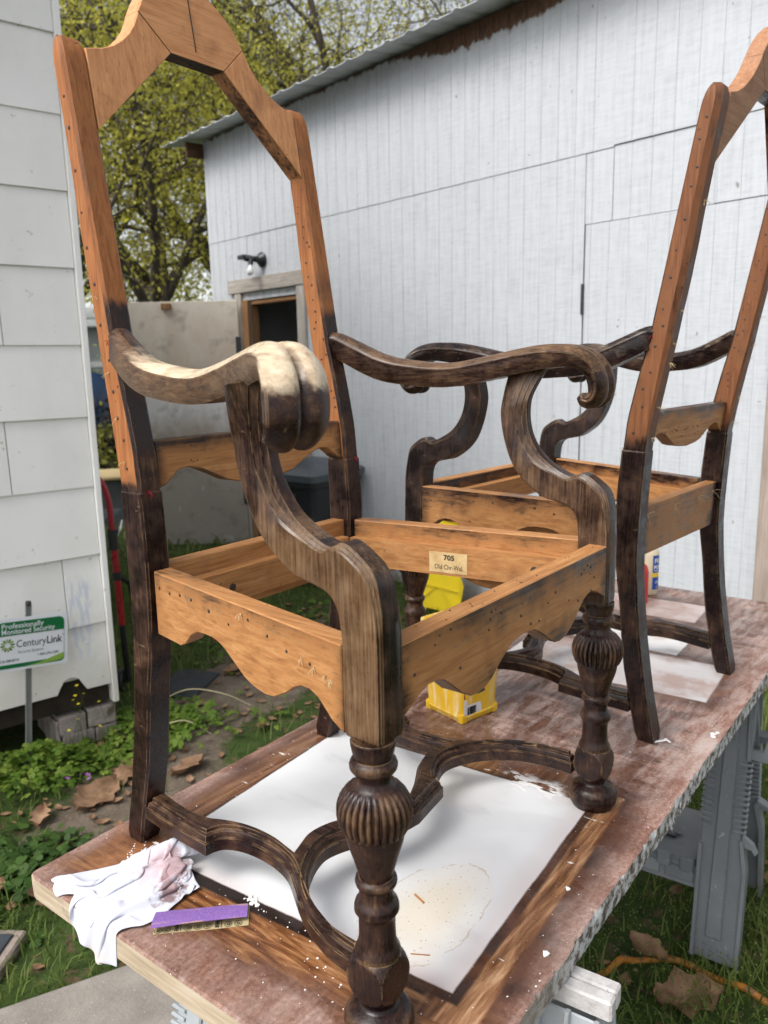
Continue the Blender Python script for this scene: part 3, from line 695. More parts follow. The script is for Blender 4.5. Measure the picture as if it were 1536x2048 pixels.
    def wn_arm(side):
        def f(co, n):
            uw = max(S(-0.05, 0.45, n.z), S(0.1, 0.4, n.y) * S(0.45, 0.49, co.y)); up = uw > 0.05
            ax = abs(co.x)
            gl = S(0.010, 0.002, abs(ax - interp([0.4, 0.445, 0.483, 0.508, 0.54], [0.309, 0.325, 0.342, 0.354, 0.369], co.y))) * S(0.40, 0.47, co.y)
            if style: return (0.18 if up else -0.1) - 0.4 * gl
            if side > 0:
                if up:
                    w = 0.78 * S(0.05, 0.22, co.y) + 0.1 * S(0.36, 0.44, co.y) - 0.55 * gl
                    w -= 1.0 * S(0.772, 0.735, co.z) * S(0.45, 0.5, co.y)
                    return w * uw - 0.25 * (1 - uw)
                return 0.12 * S(0.03, 0.10, co.y) if n.x > 0.4 else -0.3
            return (0.02 + 0.10 * S(0.30, 0.40, co.y) - 0.3 * S(0.5, 0.53, co.y) - 0.3 * gl) if up else -0.2
        return f
    def md_arm(side):
        def f(co, n):
            if style: return 0.3 if n.z > 0.2 else -0.2
            return ((0.6 if n.x > 0.3 else 0.3) * S(0.0, 0.09, co.y) - 0.8 * S(0.765, 0.73, co.z) * S(0.45, 0.5, co.y)) if side > 0 else (0.6 if n.z > 0.2 else 0.35)
        return f
    for side in (1, -1):
        a = armm.copy() if side == 1 else mirror(armm); paint(a, 'stain', st_arm); paint(a, 'worn', wn_arm(side)); paint(a, 'mid', md_arm(side))
        obj('armrest', a, DK[1], ch)
        s_ = sup.copy() if side == 1 else mirror(sup); paint(s_, 'stain', st_sup(side)); paint(s_, 'worn', wn_sup(side)); paint(s_, 'mid', md_sup(side))
        obj('arm_support', s_, DK[2], ch)
        l = legm.copy(); l.transform(Matrix.Translation((side * 0.3055, 0.5560, 0))); obj('front_leg', l, WL, ch)
    # ---- seat rails
    half = [(0.0, 0.408), (0.03, 0.405), (0.045, 0.398), (0.06, 0.389), (0.085, 0.372), (0.10, 0.366), (0.115, 0.3635), (0.135, 0.366), (0.158, 0.378), (0.18, 0.396), (0.195, 0.407), (0.21, 0.4125), (0.228, 0.413), (0.245, 0.407), (0.262, 0.398), (0.284, 0.388)]
    fr = [(-x, z) for x, z in half[:0:-1]] + half + [(0.284, 0.4765), (-0.284, 0.4765)]
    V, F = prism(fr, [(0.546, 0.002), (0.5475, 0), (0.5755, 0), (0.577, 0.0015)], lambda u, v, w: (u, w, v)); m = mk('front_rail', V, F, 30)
    paint(m, 'stain', lambda co, n: (0.02 if n.z > 0.5 else 0.20 + 0.4 * S(0.24, 0.285, abs(co.x)) + 0.25 * S(0.41, 0.38, co.z) * (1 if n.y > 0 else 0) + (0.3 if n.z < -0.3 else 0)) + 0.12 * style)  # outer face darkened to imitate its shaded side, with stain near the legs
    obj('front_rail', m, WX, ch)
    sp = [(0.094, 0.381), (0.163, 0.381), (0.178, 0.388), (0.196, 0.405), (0.213, 0.4135), (0.232, 0.416), (0.252, 0.4165), (0.269, 0.414), (0.285, 0.408), (0.30, 0.399), (0.33, 0.382), (0.345, 0.377), (0.36, 0.3745), (0.378, 0.3735), (0.394, 0.376), (0.421, 0.390), (0.437, 0.402), (0.452, 0.408), (0.467, 0.409), (0.482, 0.404), (0.495, 0.394), (0.507, 0.384), (0.5262, 0.376), (0.5262, 0.4785), (0.094, 0.4785)]
    def side_map(u, v, w): return (0.2455 + (u - 0.09) * 0.172 + w, u, v)
    V, F = prism(sp, [(-0.031, 0.002), (-0.0295, 0), (-0.0015, 0), (0.0, 0.0015)], side_map); m = mk('side_rail', V, F, 30)
    paint(m, 'stain', lambda co, n: (0.05 + 0.45 * S(0.13, 0.095, co.y) if n.z > 0.5 else 0.0 + 0.55 * S(0.125, 0.09, co.y) + 0.5 * S(0.485, 0.525, co.y) + (0.4 if n.z < -0.3 else 0)) + 0.15 * style)  # darker near both posts and along the underside
    obj('side_rail', m, WY, ch); obj('side_rail', mirror(m), WY, ch)
    m = box(-0.2095, 0.2095, 0.046, 0.074, 0.375, 0.478, 0.0015); bm_ = bmesh.new(); bm_.from_mesh(m); bmesh.ops.subdivide_edges(bm_, edges=[e for e in bm_.edges if e.calc_length() > 0.3], cuts=12, use_grid_fill=True); bm_.to_mesh(m); bm_.free()
    paint(m, 'stain', lambda co, n: (0.30 if n.y < -0.5 and style else 0.05) + 0.4 * S(0.17, 0.21, abs(co.x)) + (0.16 if style and n.y < -0.5 else 0) + (0.3 if style == 0 and n.y < -.5 else 0))
    obj('back_rail', m, WX, ch)
    # ledger strips inside the rails that carry the cushion
    def cleat(me, axis):
        paint(me, 'stain', lambda co, n: 0.05 if n.z > 0.5 else 0.22); obj('seat_cleat', me, [WX, WY][axis], ch)
    cleat(box(-0.235, 0.235, 0.522, 0.5455, 0.395, 0.4495, 0.0015), 0)
    cleat(box(-0.195, 0.195, 0.0745, 0.098, 0.395, 0.4495, 0.0015), 0)
    V, F = prism([(0.10, 0.395), (0.52, 0.395), (0.52, 0.4495), (0.10, 0.4495)], [(-0.0545, 0.001), (-0.0315, 0.001)], side_map); m = mk('seat_cleat', V, F)
    cleat(m, 1); cleat(mirror(m), 1)
    # ---- stretcher: one flowing frame, moulded on its edges
    hb = [(0.0, 0.397), (0.045, 0.390), (0.075, 0.386), (0.088, 0.3835), (0.0885, 0.372), (0.098, 0.364), (0.112, 0.356), (0.135, 0.346), (0.158, 0.341), (0.18, 0.345), (0.203, 0.355), (0.228, 0.371), (0.252, 0.398), (0.271, 0.432), (0.281, 0.475), (0.283, 0.5235)]
    ob = [(0.3085, 0.5235), (0.306, 0.49), (0.300, 0.462), (0.285, 0.422), (0.268, 0.392), (0.248, 0.362), (0.229, 0.332), (0.219, 0.30), (0.2155, 0.267), (0.2175, 0.235), (0.224, 0.211), (0.233, 0.197), (0.2445, 0.191), (0.2585, 0.1885), (0.2585, 0.178), (0.257, 0.11), (0.2505, 0.030)]
    ib = [(0.2105, 0.030), (0.219, 0.10), (0.2195, 0.135), (0.2145, 0.158), (0.204, 0.18), (0.194, 0.212), (0.190, 0.245), (0.191, 0.28), (0.197, 0.312), (0.186, 0.3075), (0.163, 0.302), (0.14, 0.3035), (0.115, 0.311), (0.09, 0.325), (0.065, 0.339), (0.04, 0.350), (0.02, 0.358), (0.0, 0.362)]
    def dens(P, keep): 
        out = []
        for i in range(len(P) - 1):
            out.append(P[i]); a = np.array(P[i]); c_ = np.array(P[i + 1])
        return P
    halfo = smooth_poly(hb[:4]) + smooth_poly(hb[4:]) + smooth_poly(ob[:13]) + [ob[13]] + smooth_poly(ob[14:]) + smooth_poly(ib[:9]) + smooth_poly(ib[9:])[1:]
    full = halfo + [(-x, y) for x, y in halfo[::-1] if x > 1e-5]
    full = dedupe(full)
    V, F = prism(full, [(0.054, 0.001), (0.055, 0.0), (0.0735, 0.0), (0.0745, 0.0028), (0.0775, 0.0032), (0.0825, 0.0050), (0.0845, 0.0078), (0.0848, 0.0092), (0.0905, 0.0100), (0.0912, 0.0112)], lambda u, v, w: (u, v, w)); m = mk('stretcher', V, F, 28)
    paint(m, 'stain', lambda co, n: 1.2); paint(m, 'mid', lambda co, n: (0.34 if n.z > 0.5 else 0.2) if style == 0 else -0.1)
    obj('stretcher', m, DK[1], ch)
    # ---- tacks and nail holes left by the upholstery
    tk = []
    R_ = random.Random(3 + style)
    def tack(p, nrm, r=0.0024):
        nrm = Vector(nrm).normalized(); M = Matrix.Translation(Vector(p)) @ nrm.to_track_quat('Z', 'Y').to_matrix().to_4x4()
        V, F = lathe([(r, -0.0004), (r * 0.95, 0.0005), (r * 0.4, 0.0009)], 7); me = mk('t', V, F); me.transform(M); tk.append(me)
    for sx in (1, -1):
        z = 0.63
        while z < 1.2:
            y = (post_b(z) * 0.45 + post_f(z) * 0.55) + R_.uniform(-0.004, 0.004); tack((sx * 0.2506, y, z), (sx, 0, 0), R_.uniform(0.0018, 0.003)); z += R_.uniform(0.03, 0.062)
        z = 0.62
        while z < 1.11:
            y = post_f(z) * 0.6 + post_b(z) * 0.4 + R_.uniform(-0.01, 0.012); tack((sx * 0.2104, y, z), (-sx, 0, 0), R_.uniform(0.0012, 0.0024)); z += R_.uniform(0.008, 0.03)
        y = 0.11
        while y < 0.51:
            p = side_map(y, 0.458 + R_.uniform(-0.012, 0.008) - 0.012 * S(0.3, 0.5, y), 0.0002); tack((sx * p[0], p[1], p[2]), (sx, -0.172, 0), R_.uniform(0.0018, 0.003)); y += R_.uniform(0.03, 0.055)
    for _ in range(26): tack((R_.uniform(-0.27, 0.27), 0.5772, R_.uniform(0.41, 0.47)), (0, 1, 0), R_.uniform(0.001, 0.0026))
    for _ in range(14): tack((R_.uniform(-0.27, 0.27), R_.uniform(0.55, 0.574), 0.4767), (0, 0, 1), R_.uniform(0.0006, 0.0014))
    for _ in range(10): tack((R_.uniform(-0.2, 0.2), post_f(0.64) - 0.0057, R_.uniform(0.62, 0.66)), (0, 1, 0), R_.uniform(0.001, 0.002))
    for i in range(9):
        z = 1.12 + i * 0.0165; x = 0.21 - (z - 1.115) * (0.1555 / 0.147)
        for sx in (1, -1): tack((sx * (x + 0.0003), plane_f(z) - R_.uniform(0.008, 0.026), z), (-sx * 0.7, 0, -0.7), R_.uniform(0.001, 0.0022))
    if style:
        for _ in range(70): tack((R_.uniform(-0.2, 0.2), post_f(0.63) - 0.0337, R_.uniform(0.6, 0.665)), (0, -1, 0), R_.uniform(0.0007, 0.0014))
        for sx in (1, -1):
            for _ in range(30):
                z = R_.uniform(0.62, 1.2); tack((sx * R_.uniform(0.22, 0.243), post_b(z) + 0.0003, z), (0, -1, 0), R_.uniform(0.001, 0.0024))
    tag(obj('tack_hole', joined('tack_hole', tk), M_tack, ch), kind='stuff')
    # frayed thread ends and torn cloth still caught under tacks
    fz = []; rd = []
    def tuft(p, nrm, k=5, ln=0.012, to=None):
        nrm = Vector(nrm)
        for _ in range(k):
            d = Vector((R_.uniform(-1, 1), R_.uniform(-1, 1), R_.uniform(-1, 0.6))).normalized() + nrm * 0.5
            q = Vector(p); pts = [q, q + d * ln * 0.5 + nrm * 0.001, q + d * ln + Vector((0, 0, -0.003))]
            V, F = tube([tuple(a) for a in pts], 0.00028, 4); (to if to is not None else fz).append(mk('f', V, F))
    for y in (0.455, 0.478, 0.497, 0.508, 0.33): p = side_map(y, 0.455 - (y - 0.4) * 0.2, 0.0006); tuft(p, (1, 0, 0), 6, 0.006)
    for z in (0.88, 0.77, 0.705, 0.64): tuft((0.2508, post_f(z) * .5 + post_b(z) * .5, z), (1, 0, 0), 4, 0.009)
    if style:
        for z in (0.86, 0.80, 0.765, 0.68, 0.62, 1.05):
            for sx in (1, -1): tuft((sx * 0.232, post_b(z) - 0.0004, z), (0, -1, 0), 7, 0.010)
        for x in (-0.19, -0.05, 0.1, 0.18): tuft((x, 0.0455, 0.46), (0, -1, 0), 4, 0.016)
    for sx in (1, -1): tuft((sx * 0.236, post_f(0.599) + 0.002, 0.597), (0, 1, 0), 9, 0.007, rd); tuft((sx * 0.2515, post_f(0.815) - 0.006, 0.815), (sx, 0, 0), 6, 0.005, rd)
    for x in (0.15, -0.15): tuft((x, 0.56, 0.405), (0, 0, -1), 6, 0.006, rd)
    p = side_map(0.247, 0.4155, -0.012); tuft(p, (0, 0, -1), 9, 0.006, rd); p = side_map(0.456, 0.408, -0.012); tuft(p, (0, 0, -1), 9, 0.006, rd)
    tag(obj('thread_tuft', joined('thread_tuft', fz), M_straw, ch), kind='stuff'); tag(obj('red_thread', joined('red_thread', rd), M_red, ch), kind='stuff')
    # ledger screws, paper label
    for x, y, z, nr in ((-0.2545, 0.46, 0.424, (0.985, 0.172, 0)), (0.10, 0.0984, 0.42, (0, 1, 0)), (-0.2, 0.17, 0.424, None)):
        if nr is None: continue
        V, F = lathe([(0.0065, -0.001), (0.0062, 0.0012), (0.0045, 0.0018), (0.0005, 0.0019)], 18); M = Matrix.Translation((x, y, z)) @ Vector(nr).to_track_quat('Z', 'Y').to_matrix().to_4x4()
        sc_ = obj('screw', xf(mk('screw', V, F, 40), M), M_tack, ch)
        obj('slot', xf(box(-0.006, 0.006, -0.0007, 0.0007, 0.0019, 0.0022), M @ Matrix.Rotation(0.7, 4, 'Z')), M_black, sc_)
    return ch
def catp(p): return p
def dedupe(P):
    out = []
    for p in P:
        if not out or math.hypot(p[0] - out[-1][0], p[1] - out[-1][1]) > 4e-4: out.append(tuple(p))
    if math.hypot(out[0][0] - out[-1][0], out[0][1] - out[-1][1]) < 4e-4: out.pop()
    return out
def smooth_poly(P, m=4): return [tuple(p) for p in catmull(P, m)]
chair1 = build_chair('stripped armchair with a pale sanded armrest, nearest on the white patch of the board', (0.947, 1.0565, TZ), (0, 0, pi - 0.0144), 0)
chair2 = build_chair('darker armchair further along the board, its back posts towards the right', (1.770, 0.490, TZ), (radians(1.7), 0, -0.074), 1)
# ------------------------------------------------------------------ WORK BOARD (an old door slab laid flat)
BX0, BX1, BY0, BY1 = 0.545, 2.665, 0.378, 1.134
b = NB('stained_board_top', 0.5, 0.4); P = b.tc(); xyz = b.sep(P); X_, Y_ = xyz[0], xyz[1]
wob = b.ma('MULTIPLY', b.ma('SUBTRACT', b.noise(P, 16, 5, 0.6), 0.5), 0.016)
def rect(cx, cy, hx, hy, rot=0.0, w=1.0):
    m = b.map(P, loc=(0, 0, 0)); d = b.n('ShaderNodeVectorRotate', rotation_type='Z_AXIS'); b.L(P, d.inputs['Vector']); d.inputs['Center'].default_value = (cx, cy, 0); d.inputs['Angle'].default_value = -rot
    q = b.sep(d.outputs[0])
    dx = b.ma('SUBTRACT', b.ma('ABSOLUTE', b.ma('SUBTRACT', q[0], cx)), hx); dy = b.ma('SUBTRACT', b.ma('ABSOLUTE', b.ma('SUBTRACT', q[1], cy)), hy)
    return b.ma('ADD', b.ma('MAXIMUM', dx, dy), b.ma('MULTIPLY', wob, w)), q
ROT1 = radians(3.6)
d1, q1 = rect(0.967, 0.758, 0.253, 0.277, ROT1, 0.35)
d1n = b.ma('ADD', d1, b.ma('MULTIPLY', b.ma('SUBTRACT', b.noise(b.map(P, loc=(4, 2, 0)), 9, 6, 0.6), 0.5), 0.10))
# overspray: pinkish brown speckled dust over old white paint
sp = b.noise(P, 620, 2, 0.7); sp2 = b.noise(P, 150, 3, 0.6); big = b.noise(P, 5.5, 6, 0.62); mid = b.noise(b.map(P, loc=(9, 3, 0)), 15, 6, 0.62)
smr = b.noise(b.map(P, scale=(2.0, 9.0, 1), rot=(0, 0, 0.5)), 5, 6, 0.62, 0.7); smr2 = b.noise(b.map(P, scale=(8.0, 1.6, 1), rot=(0, 0, 0.2)), 4, 6, 0.62, 0.5)
dust = b.ramp(b.ma('ADD', b.ma('MULTIPLY', sp, 0.22), b.ma('ADD', b.ma('MULTIPLY', sp2, 0.22), b.ma('ADD', b.ma('MULTIPLY', smr, 0.26), b.ma('MULTIPLY', big, 0.30)))), [(0.38, (0.14, 0.055, 0.035)), (0.46, (0.27, 0.140, 0.102)), (0.53, (0.43, 0.285, 0.235)), (0.62, (0.62, 0.50, 0.45))])
brown = b.ramp(b.ma('ADD', b.ma('MULTIPLY', mid, 0.6), b.ma('MULTIPLY', sp2, 0.4)), [(0.36, (0.024, 0.010, 0.007)), (0.5, (0.080, 0.031, 0.017)), (0.64, (0.185, 0.082, 0.046))])
edge_d = b.ma('MINIMUM', b.ma('SUBTRACT', X_, BX0), b.ma('MINIMUM', b.ma('SUBTRACT', Y_, BY0), b.ma('SUBTRACT', BY1, Y_)))
heavy = b.st(b.ma('ADD', b.ma('ADD', b.ma('MULTIPLY', smr2, 0.4), b.ma('MULTIPLY', mid, 0.5)), b.ma('MULTIPLY', b.st(edge_d, 0.0, 0.11), 0.20)), 0.53, 0.68)
c = b.mix(b.ma('MULTIPLY', heavy, 0.85), dust, brown)
# clearer, greyer dust towards the far half, warm brown drifts
c = b.mix(b.ma('MULTIPLY', b.st(b.noise(b.map(P, loc=(2, 8, 0)), 4.2, 5), 0.54, 0.72), 0.55), c, (0.46, 0.33, 0.29))
c = b.mix(b.ma('MULTIPLY', b.st(b.ma('ADD', X_, b.ma('MULTIPLY', b.ma('SUBTRACT', smr2, 0.5), 0.5)), 0.98, 0.56), 0.55), c, brown)
c = b.mix(b.ma('MULTIPLY', b.st(X_, 1.2, 1.6), b.ma('MULTIPLY', b.st(smr, 0.42, 0.6), 0.4)), c, (0.46, 0.38, 0.345))
# streaks of wiped stain near the corner of the board
fb = b.noise(b.map(P, scale=(40, 5, 1), rot=(0, 0, 0.1)), 2.2, 6, 0.65, 0.7)
fibre = b.ramp(fb, [(0.30, (0.028, 0.012, 0.007)), (0.45, (0.13, 0.050, 0.019)), (0.55, (0.24, 0.105, 0.042)), (0.68, (0.40, 0.21, 0.10))])
fbx = b.noise(b.map(P, scale=(4, 42, 1), rot=(0, 0, 0.08)), 2.2, 6, 0.65, 0.35)
fibrex = b.ramp(fbx, [(0.30, (0.05, 0.022, 0.012)), (0.45, (0.17, 0.075, 0.034)), (0.55, (0.29, 0.15, 0.075)), (0.68, (0.47, 0.29, 0.165))])
nearside = b.st(X_, 0.76, 0.70); rightside = b.st(Y_, 0.52, 0.47)
halo = b.st(d1n, 0.125, 0.05)
c = b.mix(b.ma('MULTIPLY', halo, 0.95), c, b.mix(b.st(mid, 0.4, 0.6), (0.028, 0.013, 0.009), (0.085, 0.036, 0.022)))
nearband = b.ma('MULTIPLY', b.ma('MULTIPLY', b.st(d1n, 0.115, 0.06), b.st(d1, 0.018, 0.026)), nearside)
c = b.mix(nearband, c, fibre)
c = b.mix(b.ma('MULTIPLY', b.ma('MULTIPLY', b.st(d1, 0.024, 0.019), b.st(d1, -0.001, 0.002)), nearside), c, (0.016, 0.009, 0.007))
c = b.mix(b.ma('MULTIPLY', b.ma('MULTIPLY', b.st(d1, 0.052, 0.046), b.st(d1, 0.012, 0.018)), b.st(Y_, 0.50, 0.47)), c, fibrex)
otherb = b.ma('MULTIPLY', b.ma('MULTIPLY', b.st(d1n, 0.085, 0.03), b.st(d1, 0.0, 0.01)), b.ma('SUBTRACT', 1.0, b.ma('MAXIMUM', nearside, rightside)))
c = b.mix(b.ma('MULTIPLY', otherb, 0.9), c, b.mix(0.5, fibrex, (0.10, 0.042, 0.026)))
# warm stain patch by the rear foot
pt = b.n('ShaderNodeVectorMath', operation='DISTANCE'); b.L(P, pt.inputs[0]); pt.inputs[1].default_value = (0.665, 1.02, TZ)
c = b.mix(b.ma('MULTIPLY', b.st(b.ma('ADD', pt.outputs['Value'], b.ma('MULTIPLY', wob, 4)), 0.11, 0.045), 0.8), c, b.ramp(mid, [(0.35, (0.06, 0.022, 0.01)), (0.6, (0.27, 0.115, 0.05))]))
# white masked panel
wn = b.noise(P, 3.0, 4)
white = b.ramp(wn, [(0.3, (0.53, 0.535, 0.545)), (0.6, (0.665, 0.67, 0.675))])
smear_reflect = b.st(b.noise(b.map(P, scale=(2.2, 0.7, 1), rot=(0, 0, 0.5)), 6, 5, 0.6), 0.58, 0.72)  # grey smears and soft reflections painted into the white
white = b.mix(b.ma('MULTIPLY', smear_reflect, 0.45), white, (0.47, 0.47, 0.48))
white = b.mix(b.ma('MULTIPLY', b.st(d1, -0.055, 0.0), b.ma('MULTIPLY', b.ma('ADD', nearside, b.st(Y_, 0.60, 0.5)), 0.30)), white, (0.46, 0.30, 0.26))
wd = b.n('ShaderNodeVectorMath', operation='DISTANCE'); mp = b.map(P, scale=(0.72, 1.25, 0)); b.L(mp, wd.inputs[0]); wd.inputs[1].default_value = (0.84 * 0.72, 0.575 * 1.25, 0)
wdd = b.ma('ADD', wd.outputs['Value'], b.ma('MULTIPLY', b.ma('SUBTRACT', b.noise(P, 10, 5), 0.5), 0.075))
inside = b.st(wdd, 0.092, 0.089); ring = b.ma('MULTIPLY', b.ma('MULTIPLY', b.st(wdd, 0.0925, 0.0910), b.st(wdd, 0.0885, 0.0905)), b.st(b.noise(b.map(P, loc=(7, 7, 0)), 22, 3), 0.40, 0.5))
blotch = b.st(wdd, 0.085, 0.02)
white = b.mix(b.ma('MULTIPLY', inside, 0.35), white, (0.62, 0.57, 0.49)); white = b.mix(b.ma('MULTIPLY', blotch, 0.5), white, (0.56, 0.47, 0.32)); white = b.mix(b.ma('MULTIPLY', ring, 0.6), white, (0.36, 0.28, 0.16))
white = b.mix(b.ma('MULTIPLY', inside, b.st(b.noise(P, 230, 2), 0.66, 0.70)), white, (0.28, 0.20, 0.12))
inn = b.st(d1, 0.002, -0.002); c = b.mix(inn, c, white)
# the paler panels under the second chair
def far_panel(c, cx, cy, hx, hy, rot, colA, colB, rim=1):
    d, q = rect(cx, cy, hx, hy, rot, 0.4)
    c = b.mix(b.ma('MULTIPLY', b.st(b.ma('ADD', d, b.ma('MULTIPLY', wob, 3)), 0.07, 0.0), 0.75), c, b.mix(b.st(mid, 0.42, 0.6), (0.045, 0.02, 0.014), (0.20, 0.095, 0.058)))
    fill = b.mix(b.st(b.noise(b.map(P, loc=(cx, 0, 0)), 8, 6, 0.6), 0.42, 0.62), colA, colB)
    fill = b.mix(b.ma('MULTIPLY', b.st(sp, 0.5, 0.62), 0.35), fill, (0.36, 0.25, 0.22))
    return b.mix(b.st(d, 0.003, -0.003), c, fill)
c = far_panel(c, 1.895, 0.72, 0.122, 0.262, radians(3), (0.66, 0.63, 0.62), (0.50, 0.37, 0.32))
c = far_panel(c, 2.112, 0.80, 0.072, 0.20, radians(1), (0.72, 0.71, 0.71), (0.60, 0.53, 0.50))
c = far_panel(c, 2.42, 0.80, 0.09, 0.16, radians(2), (0.58, 0.48, 0.45), (0.42, 0.28, 0.23))
# raw white scratches and specks of old paint
spk = b.st(b.noise(b.map(P, loc=(5, 5, 5)), 170, 1, 0.5), 0.745, 0.765)
c = b.mix(b.ma('MULTIPLY', spk, b.ma('SUBTRACT', 1.0, inn)), c, (0.72, 0.70, 0.68))
scr = b.ma('MULTIPLY', b.st(b.noise(b.map(P, scale=(30, 8, 1), rot=(0, 0, 0.9)), 3, 3), 0.71, 0.73), b.st(d1n, 0.10, 0.02)); c = b.mix(b.ma('MULTIPLY', scr, b.ma('SUBTRACT', 1.0, inn)), c, (0.70, 0.66, 0.62))
pd = b.n('ShaderNodeVectorMath', operation='DISTANCE'); b.L(b.map(P, scale=(1.6, 0.75, 0)), pd.inputs[0]); pd.inputs[1].default_value = (1.235 * 1.6, 0.60 * 0.75, 0)
chip = b.ma('MULTIPLY', b.st(b.ma('ADD', pd.outputs['Value'], b.ma('MULTIPLY', wob, 6)), 0.06, 0.03), b.st(b.noise(b.map(P, scale=(3, 1, 1), loc=(1, 1, 0)), 28, 4), 0.47, 0.52)); c = b.mix(chip, c, (0.78, 0.77, 0.76))
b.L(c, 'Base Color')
wet = b.ma('MULTIPLY', b.st(d1n, 0.13, 0.05), 0.22)
b.L(b.ma('SUBTRACT', b.mix(inn, b.mix(heavy, (0.66,) * 3, (0.30,) * 3), (0.30,) * 3), wet), 'Roughness')
hgt = b.ma('ADD', b.ma('MULTIPLY', sp2, 0.3), b.ma('MULTIPLY', b.mix(nearband, fbx, fb), 0.5))
b.L(b.bump(b.mix(inn, hgt, (0.5,) * 3), 0.35, 0.0012), 'Normal'); M_top = b.m
b = NB('bare_board_edge', 0.85, 0.2); P = b.tc()
c = b.ramp(b.noise(b.map(P, scale=(3, 3, 40)), 3, 5), [(0.3, (0.30, 0.235, 0.16)), (0.55, (0.43, 0.35, 0.25)), (0.75, (0.50, 0.44, 0.35))])
c = b.mix(b.st(b.noise(P, 16, 5), 0.58, 0.7), c, (0.26, 0.20, 0.14)); b.L(c, 'Base Color'); b.L(b.bump(b.noise(P, 60, 5), 0.4, 0.002), 'Normal'); M_edge = b.m
b = NB('flaking_paint_edge', 0.85, 0.25); P = b.tc()
f = b.noise(P, 55, 6, 0.68)
c = b.ramp(f, [(0.36, (0.07, 0.055, 0.045)), (0.46, (0.16, 0.135, 0.115)), (0.52, (0.42, 0.42, 0.41)), (0.7, (0.60, 0.60, 0.59))])
c = b.mix(b.st(b.sep(P)[0], 0.95, 0.70), c, b.ramp(b.noise(b.map(P, scale=(4, 4, 30)), 4, 5), [(0.3, (0.20, 0.17, 0.14)), (0.7, (0.34, 0.30, 0.25))]))
b.L(c, 'Base Color'); b.L(b.bump(f, 0.9, 0.004), 'Normal'); M_flake = b.m

nx = 300; xs = np.linspace(BX0, BX1, nx); rings = []
rb = np.random.default_rng(11)
for i, x in enumerate(xs):
    rag = 0.0022 * (vnoise(x, 1.3, 34, 3) - 0.5) + 0.005 * (vnoise(x, 7.3, 9, 4) - 0.5) - (-0.003 if vnoise(x, 2.2, 60, 8) > 0.78 else 0)
    er = 0.002 * (vnoise(x, 3.3, 24, 6) - 0.5); k = 1.0 if i not in (0, nx - 1) else 0.0
    r_ = [(BY1 - 0.004, TZ), (BY1, TZ - 0.004), (BY1 + er, TZ - 0.02), (BY1 - 0.002, TZ - 0.04), (BY0 + 0.004, TZ - 0.041 + 0.003 * (vnoise(x, 4, 20, 9) - 0.5)), (BY0 + rag * 0.5, TZ - 0.038), (BY0 + 0.0022 * (vnoise(x, 5, 45, 2) - .5), TZ - 0.026), (BY0 + 0.0025 * (vnoise(x, 6, 38, 7) - .5), TZ - 0.013), (BY0 + rag, TZ - 0.002), (BY0 + rag + 0.002, TZ)]
    cx = 0.0
    if i == 0: r_ = [(y + (0.004 if y < 0.7 else -0.004), z - 0.003 if z > TZ - 0.02 else z + 0.002) for y, z in r_]
    xx = x
    rings.append([(xx, y, z) for y, z in r_])
# soften the near edge: add a slightly inset first ring, and round the left near corner
rings[0] = [(BX0 + 0.0, y, z) for _, y, z in rings[0]]
rings.insert(1, [(BX0 + 0.0035, y, z) for _, y, z in rings[1]])
for ri in range(0, 8):
    for j in range(len(rings[ri])):
        x, y, z = rings[ri][j]; dx = x - BX0; r0 = 0.014
        if dx < r0 and y > 0.9:
            cut = r0 - math.sqrt(max(0, r0 * r0 - (r0 - dx) ** 2)); rings[ri][j] = (x, y - cut, z)
V, F = loft(rings); tm = mk('slab', V, F); tm.materials.append(M_top); tm.materials.append(M_edge); tm.materials.append(M_flake)
for p in tm.polygons:
    if p.normal.z > 0.6: p.material_index = 0
    elif p.normal.y < -0.3 or (p.normal.z < -0.3): p.material_index = 2
    else: p.material_index = 1
board = thing('work_board', 'old door slab stained brown and pink, laid flat on two sawhorses', 'board', (0, 0, 0))
obj('slab', tm, None, board)
# torn splinters hanging under the flaking right edge
sl = []
R_ = random.Random(5)
for i in range(46):
    x = R_.gauss(1.37, 0.055); nearc = abs(x - 1.36) < 0.13; y = BY0 - 0.001; z = TZ - R_.uniform(0.010, 0.034); l = R_.uniform(0.004, 0.009) * (2.3 if nearc else 1)
    d = Vector((R_.uniform(-1.2, 0.6), -R_.uniform(0.05, 0.3), -0.7)).normalized() * l; w = R_.uniform(0.0015, 0.005); q = Vector((x, y + 0.003, z))
    Vs = [q + Vector((-w, 0, 0)), q + Vector((w, 0, 0.001)), q + d * 0.6 + Vector((w * 0.7, 0, 0)), q + d, q + d * 0.55 + Vector((-w * 0.8, -0.001, 0))]; Vs2 = [v_ + Vector((0, 0.0015, 0)) for v_ in Vs]
    F_ = [(0, 1, 2, 3, 4), (9, 8, 7, 6, 5)] + [(k, (k + 1) % 5, 5 + (k + 1) % 5, 5 + k) for k in range(5)]
    sl.append(mk('s', Vs + Vs2, F_))
tag(obj('splinter', joined('splinter', sl), M_flake, board), kind='stuff')
